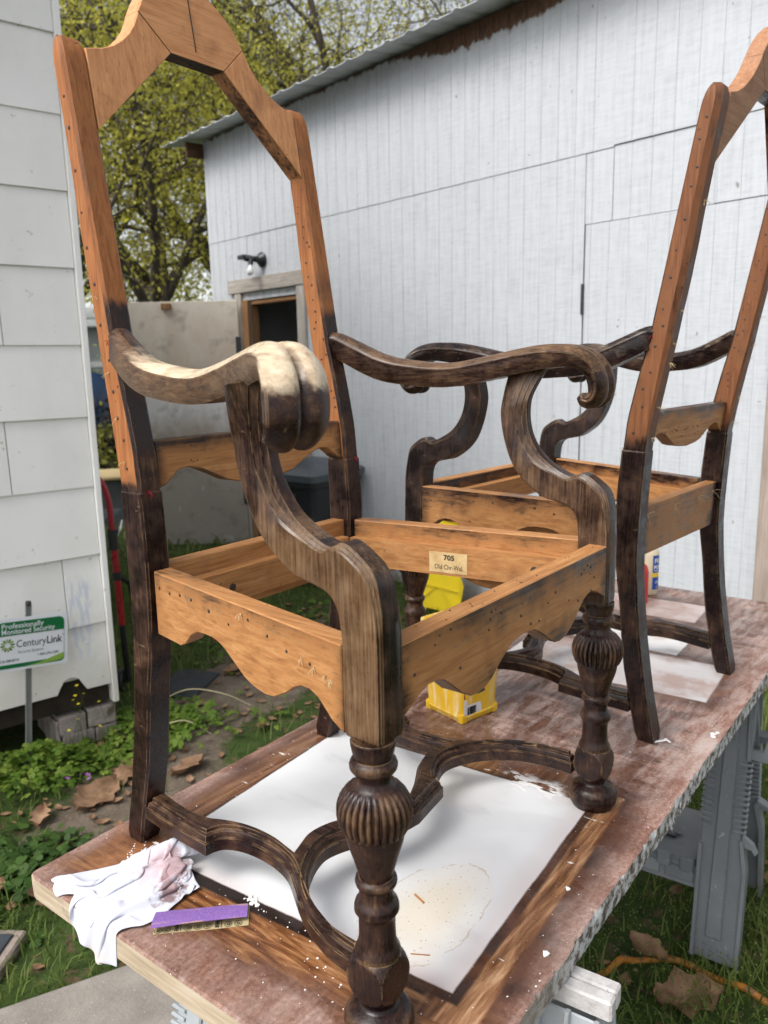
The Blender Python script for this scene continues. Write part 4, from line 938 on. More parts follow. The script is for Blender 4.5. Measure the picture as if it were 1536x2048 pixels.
# crumbs of dried filler and paint lying on the board
M_crumb = plain('white_crumbs', (0.75, 0.74, 0.72), 0.8, 0.3, 0.15)
cr_ = []
def crumb(x, y, r):
    bm = bmesh.new(); bmesh.ops.create_icosphere(bm, subdivisions=1, radius=r)
    for v_ in bm.verts: v_.co = Vector((v_.co.x * R_.uniform(0.7, 1.4), v_.co.y * R_.uniform(0.7, 1.4), v_.co.z * R_.uniform(0.4, 0.8)))
    me = bpy.data.meshes.new('c'); bm.to_mesh(me); bm.free(); me.transform(Matrix.Translation((x, y, TZ + r * 0.35))); cr_.append(me)
for i in range(16): crumb(R_.gauss(0.706, 0.006), R_.gauss(0.797, 0.006), R_.uniform(0.0012, 0.0042))
for i in range(26): crumb(R_.gauss(0.700, 0.008), R_.uniform(0.55, 0.88), R_.uniform(0.0006, 0.0018))
for i in range(26): crumb(R_.gauss(0.678, 0.014), R_.gauss(1.035, 0.014), R_.uniform(0.0005, 0.0015))
for i in range(22): crumb(R_.gauss(0.665, 0.05), R_.gauss(0.62, 0.03), R_.uniform(0.0006, 0.0016))
for i in range(36): crumb(R_.uniform(0.6, 2.4), R_.uniform(0.39, 1.1), R_.uniform(0.0004, 0.0012))
for x, y, r in ((1.63, 0.395, 0.006), (1.62, 0.392, 0.005), (1.645, 0.39, 0.004), (1.0, 0.432, 0.004), (0.86, 0.40, 0.005)): crumb(x, y, r)
tag(obj('filler_crumbs', joined('filler_crumbs', cr_), M_crumb), 'white crumbs of dried filler scattered over the stained board', 'crumbs', None, 'stuff')
# two wood slivers on the white patch, a curl of filler by the second chair's foot
M_sliver = plain('wood_sliver', (0.36, 0.17, 0.07), 0.8, 0.2)
tag(obj('wood_sliver', box(-0.012, 0.012, -0.0016, 0.0016, 0, 0.0022, 0.0007), M_sliver, None, (0.853, 0.600, TZ), (0, 0, radians(70))), 'short tan wood sliver lying in the water stain on the white patch', 'sliver')
tag(obj('wood_sliver', box(-0.013, 0.013, -0.0006, 0.0006, 0, 0.0012), M_sliver, None, (0.762, 0.535, TZ), (0, 0, radians(120))), 'thin dark wood sliver near the near corner of the white patch', 'sliver')
tag(obj('filler_curl', joined('filler_curl', [box(-0.02, 0.014, -0.003, 0.003, 0, 0.002, 0.001), box(0.008, 0.014, -0.012, 0.006, 0.0004, 0.0026, 0.001)]), M_crumb, None, (1.545, 0.472, TZ), (0, 0, radians(-38))), 'white curl of filler beside the foot of the darker chair', 'filler')

# ------------------------------------------------------------------ PAPER LABEL on the stripped chair
def text(body, size, mat, parent, M, name='lettering', bold=0.0, align='LEFT', ext=0.0002, sx=1.0, shear=0.0):
    cu = bpy.data.curves.new('t', 'FONT'); cu.body = body; cu.size = size; cu.align_x = align; cu.offset = bold; cu.extrude = ext; cu.shear = shear; cu.resolution_u = 3
    o = bpy.data.objects.new('t', cu); COL.objects.link(o); dg = bpy.context.evaluated_depsgraph_get(); me = bpy.data.meshes.new_from_object(o.evaluated_get(dg))
    bpy.data.objects.remove(o); me.transform(M @ Matrix.Diagonal((sx, 1, 1, 1))); me.name = name
    me.materials.clear()
    return obj(name, me, mat, parent)
M_ink = plain('dark_ink', (0.03, 0.035, 0.035), 0.8, 0.2)
b = NB('aged_paper', 0.9, 0.15); v = b.tc()
c = b.ramp(b.noise(v, 40, 6, 0.6), [(0.3, (0.42, 0.27, 0.12)), (0.55, (0.56, 0.40, 0.20)), (0.75, (0.63, 0.49, 0.29))]); b.L(c, 'Base Color'); M_paper = b.m
# the far side rail's inner ledger carries the label (local -x side of the chair)
pl = Vector((-(0.2455 + (0.30 - 0.09) * 0.172 - 0.0545), 0.30, 0.42)); nl = Vector((1, 0.172, 0)).normalized(); tx = Vector((-0.172, 1, 0)).normalized()
ML = Matrix(((tx.x, 0, nl.x, pl.x), (tx.y, 0, nl.y, pl.y), (tx.z, 1, nl.z, pl.z), (0, 0, 0, 1)))
lab = obj('paper_label', xf(box(-0.034, 0.040, -0.019, 0.019, 0.0003, 0.0009), ML), M_paper, chair1)
text('705', 0.013, M_ink, lab, ML @ Matrix.Translation((-0.006, 0.005, 0.0010)), bold=0.0004, sx=1.1)
text('Old Chr-Wal.', 0.0125, M_ink, lab, ML @ Matrix.Translation((-0.024, -0.0125, 0.0010)), sx=0.80)

# ------------------------------------------------------------------ SANDPAPER
Ax = Vector((0.575, 0.858, TZ + 0.0005)); Bx = Vector((0.666, 0.763, TZ + 0.0005)); ang = math.atan2(Bx.y - Ax.y, Bx.x - Ax.x)
sand = thing('sandpaper', 'folded strip of purple sandpaper with printed tan backing', 'sandpaper', Ax, (0, 0, ang))
b = NB('purple_grit', 0.9, 0.2); v = b.tc()
c = b.ramp(b.noise(v, 700, 2), [(0.35, (0.15, 0.075, 0.26)), (0.6, (0.25, 0.14, 0.40)), (0.75, (0.34, 0.22, 0.48))])
y_ = b.sep(v)[1]
dustm = b.ma('MULTIPLY', b.st(b.noise(b.map(v, scale=(1, 4, 1)), 28, 4), 0.52, 0.62), b.st(b.ma('ABSOLUTE', b.ma('SUBTRACT', y_, 0.021)), 0.010, 0.021)); c = b.mix(b.ma('MULTIPLY', dustm, 0.8), c, (0.46, 0.29, 0.20))
b.L(c, 'Base Color'); b.L(b.bump(b.noise(v, 900, 2), 0.4, 0.0005), 'Normal')
M_back = plain('tan_backing', (0.42, 0.34, 0.19), 0.8, 0.2, 0.12, 60)
L_ = 0.1316; rings = []
for i in range(13):
    u = L_ * i / 12
    rings.append([(u, y, 0.0004 + 0.0004 * sin(u * 60)) for y in (0.0, 0.014, 0.030, 0.0415)] + [(u, y, -0.0002 + 0.0004 * sin(u * 60)) for y in (0.0415, 0.030, 0.014, 0.0)])
V, F = loft(rings); sheet = obj('backing_sheet', mk('backing_sheet', V, F), M_back, sand)
rings = []
for i in range(17):
    u = L_ * i / 16; lift = 0.011 + 0.004 * sin(u * 24 + 0.6) - 0.004 * (u / L_); fy = -0.004 + 0.011 * (u / L_)
    prof = [(0.0415, 0.0006), (0.0432, 0.0022), (0.042, 0.0042), (0.036, 0.0062), (0.024, 0.0078 + lift * 0.12), (0.012, 0.0082 + lift * 0.30), (fy, 0.0072 + lift * 0.42)]
    rings.append([(u - 0.002, y, z) for y, z in prof] + [(u - 0.002, y + 0.0003, z - 0.0008) for y, z in prof[::-1]])
V, F = loft(rings); flap = obj('abrasive_flap', mk('abrasive_flap', V, F, 40), b.m, sand)
M_print = plain('print_ink', (0.018, 0.018, 0.016), 0.7, 0.2)
def ringmesh(cx, cy, r, w, z):
    V = []; F = []
    for k in range(28):
        a = 2 * pi * k / 28
        V += [(cx + (r - w) * cos(a), cy + (r - w) * sin(a), z), (cx + r * cos(a), cy + r * sin(a), z)]
    for k in range(28): n2 = (k + 1) % 28; F.append((2 * k, 2 * k + 1, 2 * n2 + 1, 2 * n2))
    return mk('ring', V, F, fix=False)
zp = 0.00125
for cx, dx in ((0.006, 0), (0.018, 1), (0.047, 2), (0.061, 0), (0.074, 1), (0.103, 2), (0.117, 0)):
    g = obj('printed_ring', joined('printed_ring', [ringmesh(cx, 0.0058, 0.0056, 0.0006, zp), ringmesh(cx, 0.0058, 0.0041, 0.0003, zp)]), M_print, sheet)
    text('DCO'[dx], 0.006, M_print, sheet, Matrix.Translation((cx - 0.002, 0.0038, zp)), 'printed_letter', 0.0003, ext=0)
for cx in (0.029, 0.0335, 0.0368, 0.085, 0.0895, 0.093): obj('printed_bar', box(cx, cx + 0.0007, 0.001, 0.018, zp - 0.0004, zp), M_print, sheet)
for cx in (0.0305, 0.0865):
    for k in range(5): obj('printed_bar', box(cx, cx + 0.0022, 0.0015 + k * 0.0034, 0.0035 + k * 0.0034, zp - 0.0004, zp), M_print, sheet)

# ------------------------------------------------------------------ YELLOW TUB OF FILLER
b = NB('smeared_yellow_plastic', 0.4, 0.5); v = b.tc()
c = b.ramp(b.noise(v, 10, 3), [(0.3, (0.72, 0.40, 0.012)), (0.7, (0.82, 0.52, 0.03))])
sm = b.st(b.noise(b.map(v, scale=(14, 14, 2.5), rot=(0.2, 0.3, 0)), 2.6, 5, 0.6, 0.8), 0.48, 0.66); c = b.mix(b.ma('MULTIPLY', sm, 0.5), c, (0.80, 0.74, 0.55))
b.L(c, 'Base Color'); b.L(b.bump(sm, 0.3, 0.001), 'Normal'); M_yel = b.m
tub = thing('filler_tub', 'yellow plastic filler tub with barcode label, smeared white, behind the front chair', 'tub', (1.441, 0.890, TZ), (0, 0, radians(-14)))
def rrect(hx, hy, r, n=6):
    P = []
    for cx, cy, a0 in ((hx - r, hy - r, 0), (-hx + r, hy - r, 90), (-hx + r, -hy + r, 180), (hx - r, -hy + r, 270)):
        for k in range(n + 1):
            a = radians(a0 + 90 * k / n); P.append((cx + r * cos(a), cy + r * sin(a)))
    return P
def tubsec(z, s, r): return [(x, y, z) for x, y in rrect(0.060 * s, 0.064 * s, r)]
V, F = loft([tubsec(0, 0.86, 0.016), tubsec(0.004, 0.92, 0.016), tubsec(0.014, 0.95, 0.016), tubsec(0.017, 0.92, 0.016), tubsec(0.12, 1.0, 0.016), tubsec(0.19, 1.05, 0.016), tubsec(0.191, 1.10, 0.018), tubsec(0.202, 1.10, 0.018), tubsec(0.203, 1.02, 0.016)])
obj('body', mk('tub', V, F, 35), M_yel, tub)
V, F = loft([tubsec(0.2035, 1.12, 0.018), tubsec(0.213, 1.12, 0.018), tubsec(0.215, 1.05, 0.018)]); obj('lid', mk('lid', V, F, 35), M_yel, tub)
for sx in (-1, 1):
    for sy in (-1, 1): obj('corner_foot', box(sx * 0.047 - 0.009, sx * 0.047 + 0.009, sy * 0.051 - 0.009, sy * 0.051 + 0.009, 0, 0.022, 0.006, 2), M_yel, tub)
M_navy = plain('label_navy', (0.02, 0.03, 0.05), 0.4, 0.4, 0.5, 60); M_mar = plain('label_maroon', (0.17, 0.018, 0.03), 0.4, 0.4, 0.2); M_lab = plain('label_white', (0.72, 0.72, 0.72), 0.4, 0.4, 0.06)
# label on the faces looking towards the camera (local -y end and local -x side)
def plate(x0, x1, z0, z1, y, mat, name, par, side='y', poly=None):
    pts = poly or [(x0, z0), (x1, z0), (x1, z1), (x0, z1)]
    V, F = prism(pts, [(0.0, 0), (0.0008, 0)], (lambda u, v_, w: (u, y - w, v_)) if side == 'y' else (lambda u, v_, w: (y - w, u, v_))); return obj(name, mk(name, V, F), mat, par)
labl = plate(0, 0, 0, 0, -0.0578, M_lab, 'label', tub, 'y', [(-0.050, 0.018), (0.006, 0.018), (-0.004, 0.056), (-0.050, 0.056)])
labl.rotation_euler = (radians(2.0), 0, 0)
plate(0, 0, 0, 0, -0.0590, M_mar, 'label_strip', tub, 'y', [(-0.050, 0.0565), (-0.004, 0.0565), (-0.014, 0.082), (-0.050, 0.074)])
plate(0, 0, 0, 0, -0.0606, M_navy, 'label_band', tub, 'y', [(0.012, 0.062), (-0.010, 0.060), (-0.015, 0.084), (-0.034, 0.079), (-0.050, 0.092), (-0.050, 0.150), (-0.030, 0.158), (0.0, 0.162), (0.016, 0.13)])
for i in range(13):
    y0 = -0.041 + i * 0.0021 + random.uniform(0, 0.0008); plate(y0, y0 + random.choice((0.0006, 0.0009, 0.0013)), 0.020, 0.038, -0.0588, M_print, 'barcode_bar', labl, 'y')

# ------------------------------------------------------------------ BOTTLES
gl = thing('glue_bottle', 'cream squeeze bottle with blue label at the far end of the board', 'bottle', (2.56, 0.852, TZ), (0, 0, radians(-125)))
V, F = lathe([(0.022, 0), (0.0285, 0.002), (0.030, 0.006), (0.030, 0.135), (0.0285, 0.145), (0.021, 0.158), (0.014, 0.165), (0.0135, 0.172)], 32); obj('body', mk('bottle', V, F, 40), plain('cream_plastic', (0.66, 0.57, 0.40), 0.35, 0.5, 0.05), gl)
V, F = lathe([(0.015, 0.1722), (0.015, 0.182), (0.008, 0.186), (0.005, 0.20), (0.003, 0.202)], 20); obj('cap', mk('cap', V, F, 40), M_black, gl)
def wrap(r, a0, a1, z0, z1, n=14):
    V = []; F = []
    for k in range(n + 1):
        a = radians(a0 + (a1 - a0) * k / n); V += [(r * cos(a), r * sin(a), z0), (r * cos(a), r * sin(a), z1)]
    for k in range(n): F.append((2 * k, 2 * k + 2, 2 * k + 3, 2 * k + 1))
    return mk('wrap', V, F, True, False)
M_blue = plain('label_blue', (0.012, 0.07, 0.33), 0.35, 0.4, 0.1); lb = obj('label', wrap(0.0303, -15, 75, 0.020, 0.135), M_blue, gl)
obj('label_stripe', wrap(0.0306, -18, 75, 0.062, 0.077), plain('label_yellow', (0.75, 0.52, 0.03), 0.4, 0.4, 0.1), gl)
def wraptext(body, size, r, a0, z, par, mat, bold=0.0006):
    o = text(body, size, mat, par, Matrix.Identity(4), 'lettering', bold, ext=0)
    for v_ in o.data.vertices:
        a = radians(a0) + v_.co.x / r; v_.co = Vector((r * cos(a), r * sin(a), z + v_.co.y))
wraptext('FILL', 0.021, 0.0306, -5, 0.110, lb, M_lab); wraptext('POW', 0.0165, 0.0306, -8, 0.090, lb, M_lab)
for z, a0, a1 in ((0.083, -5, 30), (0.046, 5, 30), (0.041, 5, 26), (0.027, 12, 28)): obj('printed_line', wrap(0.0306, a0, a1, z, z + 0.0022), M_lab, lb)
rb_ = thing('red_bottle', 'red plastic bottle half hidden behind the darker chair leg', 'bottle', (2.452, 0.842, TZ))
V, F = lathe([(0.02, 0), (0.024, 0.002), (0.0245, 0.006), (0.0245, 0.10), (0.020, 0.118), (0.010, 0.128), (0.010, 0.14)], 24); obj('body', mk('red_bottle', V, F, 40), plain('red_plastic', (0.50, 0.018, 0.02), 0.35, 0.5, 0.1), rb_)
V, F = lathe([(0.012, 0.1402), (0.012, 0.158), (0.006, 0.162)], 16); obj('cap', mk('cap', V, F, 40), M_lab, rb_)

# ------------------------------------------------------------------ RAG draped over the corner of the board
def drape_rag():
    """let a pleated square of cloth fall over the corner of the board (position based, with friction and self contact)"""
    g = np.random.default_rng(9); NX, NY, LX, LY = 60, 50, 0.285, 0.36; ph = g.uniform(0, 6.28, 8)
    u, w = np.meshgrid(np.linspace(0, 1, NX), np.linspace(-.5, .5, NY), indexing='ij'); s = w * LY
    comp = 0.33 + 0.08 * np.sin(2.2 * u + ph[0])
    z = 0.030 * np.sin(s * 75 + 2.2 * np.sin(u * 4.5 + ph[1])) + 0.015 * np.sin(u * 12 + ph[2] + s * 20) + 0.008 * np.sin(u * 31 + s * 40 + ph[5])
    lx = u * LX * 0.86; ly = s * comp + 0.025 * np.sin(u * 5 + ph[3]); a = radians(165.0); X0, Y0 = 0.765, 0.950; ca, sa_ = cos(a), sin(a)
    P = np.stack([X0 + lx * ca - ly * sa_, Y0 + lx * sa_ + ly * ca, 0.855 + z], -1).reshape(-1, 3); idx = np.arange(NX * NY).reshape(NX, NY)
    E_, R_ = [], []
    def add(A, B, rest): E_.append(np.stack([A.ravel(), B.ravel()], 1)); R_.append(np.full(A.size, rest))
    dx, dy = LX / (NX - 1), LY / (NY - 1)
    add(idx[:-1], idx[1:], dx); add(idx[:, :-1], idx[:, 1:], dy); ns = sum(map(len, R_))
    add(idx[:-1, :-1], idx[1:, 1:], math.hypot(dx, dy)); add(idx[:-1, 1:], idx[1:, :-1], math.hypot(dx, dy)); nsh = sum(map(len, R_))
    add(idx[:-2], idx[2:], 2 * dx); add(idx[:, :-2], idx[:, 2:], 2 * dy)
    E = np.concatenate(E_); R = np.concatenate(R_); K = np.ones(len(R)); K[ns:nsh] = .35; K[nsh:] = 0.45; n = NX * NY
    deg = np.bincount(E.ravel(), weights=np.repeat(K, 2), minlength=n); Q = P.copy(); dt = 1 / 120; th = 0.0045; gi = np.stack(np.unravel_index(np.arange(n), (NX, NY)), 1)
    def contact(P, Q):
        xe = 0.545 - .0045; qx = P[:, 0] - X0; qy = P[:, 1] - Y0; al = qx * ca + qy * sa_; ac = -qx * sa_ + qy * ca
        top = 0.80 + .0045 + 0.030 * np.exp(-((al - 0.085) / 0.055) ** 2 - (ac / 0.038) ** 2) * (1 + 0.45 * np.sin(ac * 150 + al * 40 + ph[6])) + 0.012 * np.exp(-((al - 0.16) / 0.03) ** 2 - ((ac - .01) / 0.03) ** 2)
        ins = (P[:, 2] < top) & (P[:, 0] > xe) & (P[:, 2] > 0.74); dtp = top - P[:, 2]; ds = P[:, 0] - xe; up = ins & (dtp <= ds); sd2 = ins & ~up
        P[up, 2] = top[up]; P[up, :2] = Q[up, :2] * 0.85 + P[up, :2] * 0.15; P[sd2, 0] = xe; P[sd2, 1:] = Q[sd2, 1:] * .4 + P[sd2, 1:] * .6
        for (x0, x1, y0, y1, zl, zh) in ((.694, .742, 1.035, 1.09, 0, 2), (.694, .735, .86, 1.04, .852, .892)):
            i = (P[:, 0] > x0) & (P[:, 0] < x1) & (P[:, 1] > y0) & (P[:, 1] < y1) & (P[:, 2] < zh) & (P[:, 2] > zl); d0, d1_ = P[i, 0] - x0, P[i, 1] - y0
            P[i, 0] = np.where(d0 <= d1_, x0, P[i, 0]); P[i, 1] = np.where(d0 <= d1_, P[i, 1], y0)
    for step in range(170):
        v = (P - Q) * 0.93; sp_ = np.linalg.norm(v, axis=1, keepdims=True); v *= np.minimum(1, 0.006 / np.maximum(sp_, 1e-9)); Q = P.copy(); P = P + v; P[:, 2] -= 9.81 * dt * dt
        for it in range(14):
            d = P[E[:, 1]] - P[E[:, 0]]; l = np.linalg.norm(d, axis=1); c = (K * (l - R) / np.maximum(l, 1e-9) * .5)[:, None] * d
            C = np.stack([np.bincount(E[:, 0], weights=c[:, k], minlength=n) - np.bincount(E[:, 1], weights=c[:, k], minlength=n) for k in range(3)], 1); P = P + C / deg[:, None] * 1.6
            if it % 5 == 4: contact(P, Q)
        if step % 2 == 0:
            cells = {}
            for i, k in enumerate(map(tuple, np.floor(P / th).astype(int))): cells.setdefault(k, []).append(i)
            A_, B_ = [], []
            for k, L in cells.items():
                for o0 in (-1, 0, 1):
                    for o1 in (-1, 0, 1):
                        for o2 in (-1, 0, 1):
                            M = cells.get((k[0] + o0, k[1] + o1, k[2] + o2))
                            if M:
                                for i in L:
                                    for j in M:
                                        if i < j: A_.append(i); B_.append(j)
            A_, B_ = np.array(A_, int), np.array(B_, int)
            if len(A_):
                m = np.abs(gi[A_] - gi[B_]).max(1) > 2; A_, B_ = A_[m], B_[m]; d = P[A_] - P[B_]; l = np.linalg.norm(d, axis=1); m = l < th; A_, B_, d, l = A_[m], B_[m], d[m], l[m]
                c = d / np.maximum(l, 1e-6)[:, None] * ((th - l) * .5)[:, None]
                for k in range(3): P[:, k] += 0.6 * (np.bincount(A_, weights=c[:, k], minlength=n) - np.bincount(B_, weights=c[:, k], minlength=n))
        contact(P, Q)
    return P
_q = drape_rag(); _q[:, 1] -= 0.012; _q[:, 0] += 0.004
for _ in range(2):      # relax the last creases
    g3 = _q.reshape(60, 50, 3).copy(); a3 = g3.copy(); a3[1:-1, 1:-1] = 0.5 * g3[1:-1, 1:-1] + 0.125 * (g3[2:, 1:-1] + g3[:-2, 1:-1] + g3[1:-1, 2:] + g3[1:-1, :-2]); _q = a3.reshape(-1, 3)
I = np.arange(60 * 50).reshape(60, 50)
rm = from_np('rag', _q, np.stack([I[:-1, :-1], I[1:, :-1], I[1:, 1:], I[:-1, 1:]], -1).reshape(-1, 4), True)
b = NB('white_cotton', 0.9, 0.15); P = b.tc(); c = b.ramp(b.noise(P, 30, 4), [(0.3, (0.49, 0.50, 0.565)), (0.7, (0.55, 0.56, 0.62))])
def blot(c, p, r0, r1, col, k):
    d = b.n('ShaderNodeVectorMath', operation='DISTANCE'); b.L(P, d.inputs[0]); d.inputs[1].default_value = p
    m = b.st(b.ma('ADD', d.outputs['Value'], b.ma('MULTIPLY', b.ma('SUBTRACT', b.noise(P, 45, 5, 0.65), 0.5), 0.09)), r0, r1); return b.mix(b.ma('MULTIPLY', m, k), c, col)
c = blot(c, (0.675, 0.935, 0.82), 0.035, 0.012, (0.14, 0.055, 0.05), 0.85); c = blot(c, (0.640, 0.905, 0.81), 0.028, 0.010, (0.13, 0.055, 0.05), 0.85); c = blot(c, (0.66, 0.95, 0.83), 0.055, 0.02, (0.50, 0.36, 0.38), 0.6); c = blot(c, (0.54, 0.94, 0.75), 0.03, 0.01, (0.60, 0.47, 0.36), 0.5)
b.L(c, 'Base Color'); b.L(b.bump(b.noise(P, 900, 2), 0.25, 0.0004), 'Normal'); b.b.inputs['Sheen Weight'].default_value = 0.2
rag = obj('rag', rm, b.m); tag(rag, 'crumpled white cotton rag with brown stain smears hanging off the board corner', 'rag')
md_ = rag.modifiers.new('thickness', 'SOLIDIFY'); md_.thickness = 0.0014; md_.offset = 0; md2 = rag.modifiers.new('smooth', 'SUBSURF'); md2.levels = md2.render_levels = 1
# ------------------------------------------------------------------ SAWHORSES
b = NB('grey_moulded_plastic', 0.45, 0.4); v = b.shift(b.tc(), 4)
c = b.ramp(b.noise(v, 7, 5), [(0.3, (0.135, 0.148, 0.158)), (0.6, (0.175, 0.19, 0.20)), (0.8, (0.21, 0.225, 0.232))])
c = b.mix(b.ma('MULTIPLY', b.st(b.noise(b.map(v, scale=(1, 1, 0.4)), 34, 5, 0.7), 0.60, 0.70), 0.4), c, (0.10, 0.10, 0.10)); c = b.mix(b.ma('MULTIPLY', b.st(b.noise(b.map(v, loc=(3, 0, 0)), 60, 3), 0.66, 0.7), 0.5), c, (0.38, 0.38, 0.37))
b.L(c, 'Base Color'); b.L(b.bump(b.noise(v, 300, 2), 0.12, 0.0006), 'Normal'); M_horse = b.m
b = NB('spattered_pale_plastic', 0.6, 0.3); v = b.tc()
c = b.ramp(b.noise(v, 40, 5, 0.65), [(0.3, (0.34, 0.32, 0.31)), (0.5, (0.47, 0.45, 0.44)), (0.7, (0.60, 0.58, 0.56))]); c = b.mix(b.st(b.noise(v, 90, 2), 0.68, 0.72), c, (0.06, 0.05, 0.05)); b.L(c, 'Base Color'); b.L(b.bump(b.noise(v, 120, 4), 0.5, 0.002), 'Normal'); M_spat = b.m
M_horse2 = plain('pale_grey_plastic', (0.36, 0.385, 0.40), 0.5, 0.4, 0.12, 9)
def sawhorse(label, loc, rz, mats):
    """folding trestle: beam along local y, two leg frames splayed in local x"""
    h = thing('sawhorse', label, 'sawhorse', loc, (0, 0, rz), 'sawhorses carrying the board'); Mb, Ml = mats
    Hh = 0.757; YL = 0.385
    bm1 = box(-0.0225, -0.001, -YL, YL, Hh - 0.03, Hh, 0.003); bm2 = box(0.001, 0.0225, -YL, YL, Hh - 0.03, Hh, 0.003)
    obj('beam', bm1, Mb, h); obj('beam', bm2, Mb, h)
    for sx in (-1, 1):
        # tilted frame: u along y, v up the slope from the ground, w outwards
        top = Vector((sx * 0.026, 0, Hh - 0.012)); bot = Vector((sx * 0.19, 0, 0.0)); ax = (top - bot); LEN = ax.length; ax.normalize(); out = Vector((sx * ax.z, 0, -sx * ax.x))
        def T3(u, v_, w): return bot + Vector((0, u, 0)) + ax * v_ + out * w
        def plate3(pts, w0, w1, bev=0.002):
            return mk('p', *prism(pts, [(w0, bev), (w0 + bev, 0), (w1 - bev, 0), (w1, bev)], lambda u, v_, w: T3(u, v_, w)))
        for sy in (-1, 1):
            pts = [(0.278, 0.0), (0.388, 0.0), (0.392, 0.03), (0.385, 0.25), (0.372, 0.33), (0.366, 0.345), (0.366, 0.60), (0.360, LEN - 0.05), (0.285, LEN - 0.05), (0.270, 0.55), (0.270, 0.34), (0.274, 0.2)]
            pts = [(sy * u, v_) for u, v_ in pts]
            leg = obj('leg', plate3(pts, -0.006, 0.0), Ml, h)
            # rim that stiffens the leg, raised centre rib, foot
            ms = []
            rim = [(0.366, 0.60), (0.360, LEN - 0.05)]
            for u0, v0, u1, v1 in ((0.388, 0.0, 0.385, 0.25), (0.385, 0.25, 0.370, 0.335), (0.368, 0.545, 0.360, LEN - 0.05), (0.278, 0.0, 0.272, 0.30)):
                d = Vector((u1 - u0, v1 - v0)); l = d.length; d.normalize(); nn = Vector((-d.y, d.x)) * 0.005
                q = [(u0 + nn.x, v0 + nn.y), (u1 + nn.x, v1 + nn.y), (u1 - nn.x, v1 - nn.y), (u0 - nn.x, v0 - nn.y)]
                q = [(sy * a, c_) for a, c_ in q]; ms.append(mk('r', *prism(q, [(-0.032, 0), (0.008, 0.0), (0.009, 0.001)], lambda u, v_, w: T3(u, v_, w))))
            [obj('leg_rim', m_, Ml, leg) for m_ in ms]
            q = [(sy * u, v_) for u, v_ in ((0.306, 0.06), (0.346, 0.06), (0.336, LEN - 0.06), (0.304, LEN - 0.06))]
            obj('leg_panel', plate3(q, 0.0005, 0.006, 0.003), Ml, leg)
            for k in range(13):      # notched ladder edge
                v0 = 0.352 + k * 0.0148
                for (ua, ub) in ((0.345, 0.374), (0.262, 0.292)):
                    q = [(sy * ua, v0), (sy * ub, v0), (sy * (ub + (0.004 if ub > 0.3 else -0.0)), v0 + 0.002), (sy * ub, v0 + 0.0075), (sy * ua, v0 + 0.0055)]
                    obj('notch_tooth', plate3(q, -0.02, 0.0045, 0.0008), Ml, leg)
            # hook for hanging tools
            hk = [(0.366, 0.548), (0.412, 0.548), (0.424, 0.556), (0.428, 0.60), (0.416, 0.612), (0.406, 0.606), (0.398, 0.574), (0.366, 0.574)]
            obj('hook', plate3([(sy * u, v_) for u, v_ in hk], -0.024, 0.004, 0.002), Ml, leg)
            hk = [(0.368, 0.33), (0.372, 0.348), (0.398, 0.332), (0.41, 0.312), (0.404, 0.304), (0.396, 0.316), (0.372, 0.318)]
            obj('hook', plate3([(sy * u, v_) for u, v_ in hk], -0.02, 0.004, 0.0015), Ml, leg)
        # apron panel with upright ribs below the beam
        q = [(-0.375, LEN - 0.17), (0.375, LEN - 0.17), (0.375, LEN - 0.02), (-0.375, LEN - 0.02)]
        ap = obj('apron_panel', plate3(q, -0.008, -0.003), Ml, h)
        for k in range(20):
            u0 = -0.372 + k * 0.0386
            obj('panel_rib', plate3([(u0, LEN - 0.172), (u0 + 0.006, LEN - 0.172), (u0 + 0.006, LEN - 0.016), (u0, LEN - 0.016)], -0.003, 0.009, 0.001), Ml, ap)
        q = [(-0.30, 0.17), (0.30, 0.17), (0.30, 0.23), (-0.30, 0.23)]
        cb = obj('cross_bar', plate3(q, -0.02, -0.007), Ml, h)
        for k in range(6):
            u0 = -0.262 + k * 0.09; obj('bar_rib', plate3([(u0, 0.182), (u0 + 0.075, 0.182), (u0 + 0.075, 0.218), (u0, 0.218)], -0.0065, -0.003, 0.002), Ml, cb)
    tr = obj('tray', box(-0.135, 0.135, -0.262, 0.262, 0.218, 0.232, 0.004), Ml, h)
    for k in range(9): obj('tray_rib', box(-0.15, -0.138, -0.26 + k * 0.06, -0.225 + k * 0.06, 0.205, 0.245, 0.003), Ml, tr)
    V, F = tube([(-0.02, -0.20, 0.236), (-0.02, -0.13, 0.236), (-0.055, -0.10, 0.236), (-0.055, -0.02, 0.236), (-0.02, 0.01, 0.236), (-0.02, 0.10, 0.236)], 0.006, 8); obj('tray_bead', mk('tray_bead', V, F, 40), Ml, tr)
    for y in (-0.17, -0.06): obj('tray_latch', box(-0.05, -0.028, y - 0.02, y + 0.02, 0.2325, 0.239, 0.002), M_black, tr)
    V, F = lathe([(0.018, 0.2325), (0.018, 0.238), (0.012, 0.242)], 16); obj('tray_knob', xf(mk('knob', V, F, 40), Matrix.Translation((-0.09, -0.11, 0))), M_black, tr)
    return h
sawhorse('paint spattered pale sawhorse under the near end of the board', (0.868, 0.700, 0.0), radians(4.5), (M_spat, M_horse2))
sawhorse('dark grey plastic sawhorse with notched legs under the far half of the board', (2.150, 0.785, 0.0), radians(3), (M_horse, M_horse))

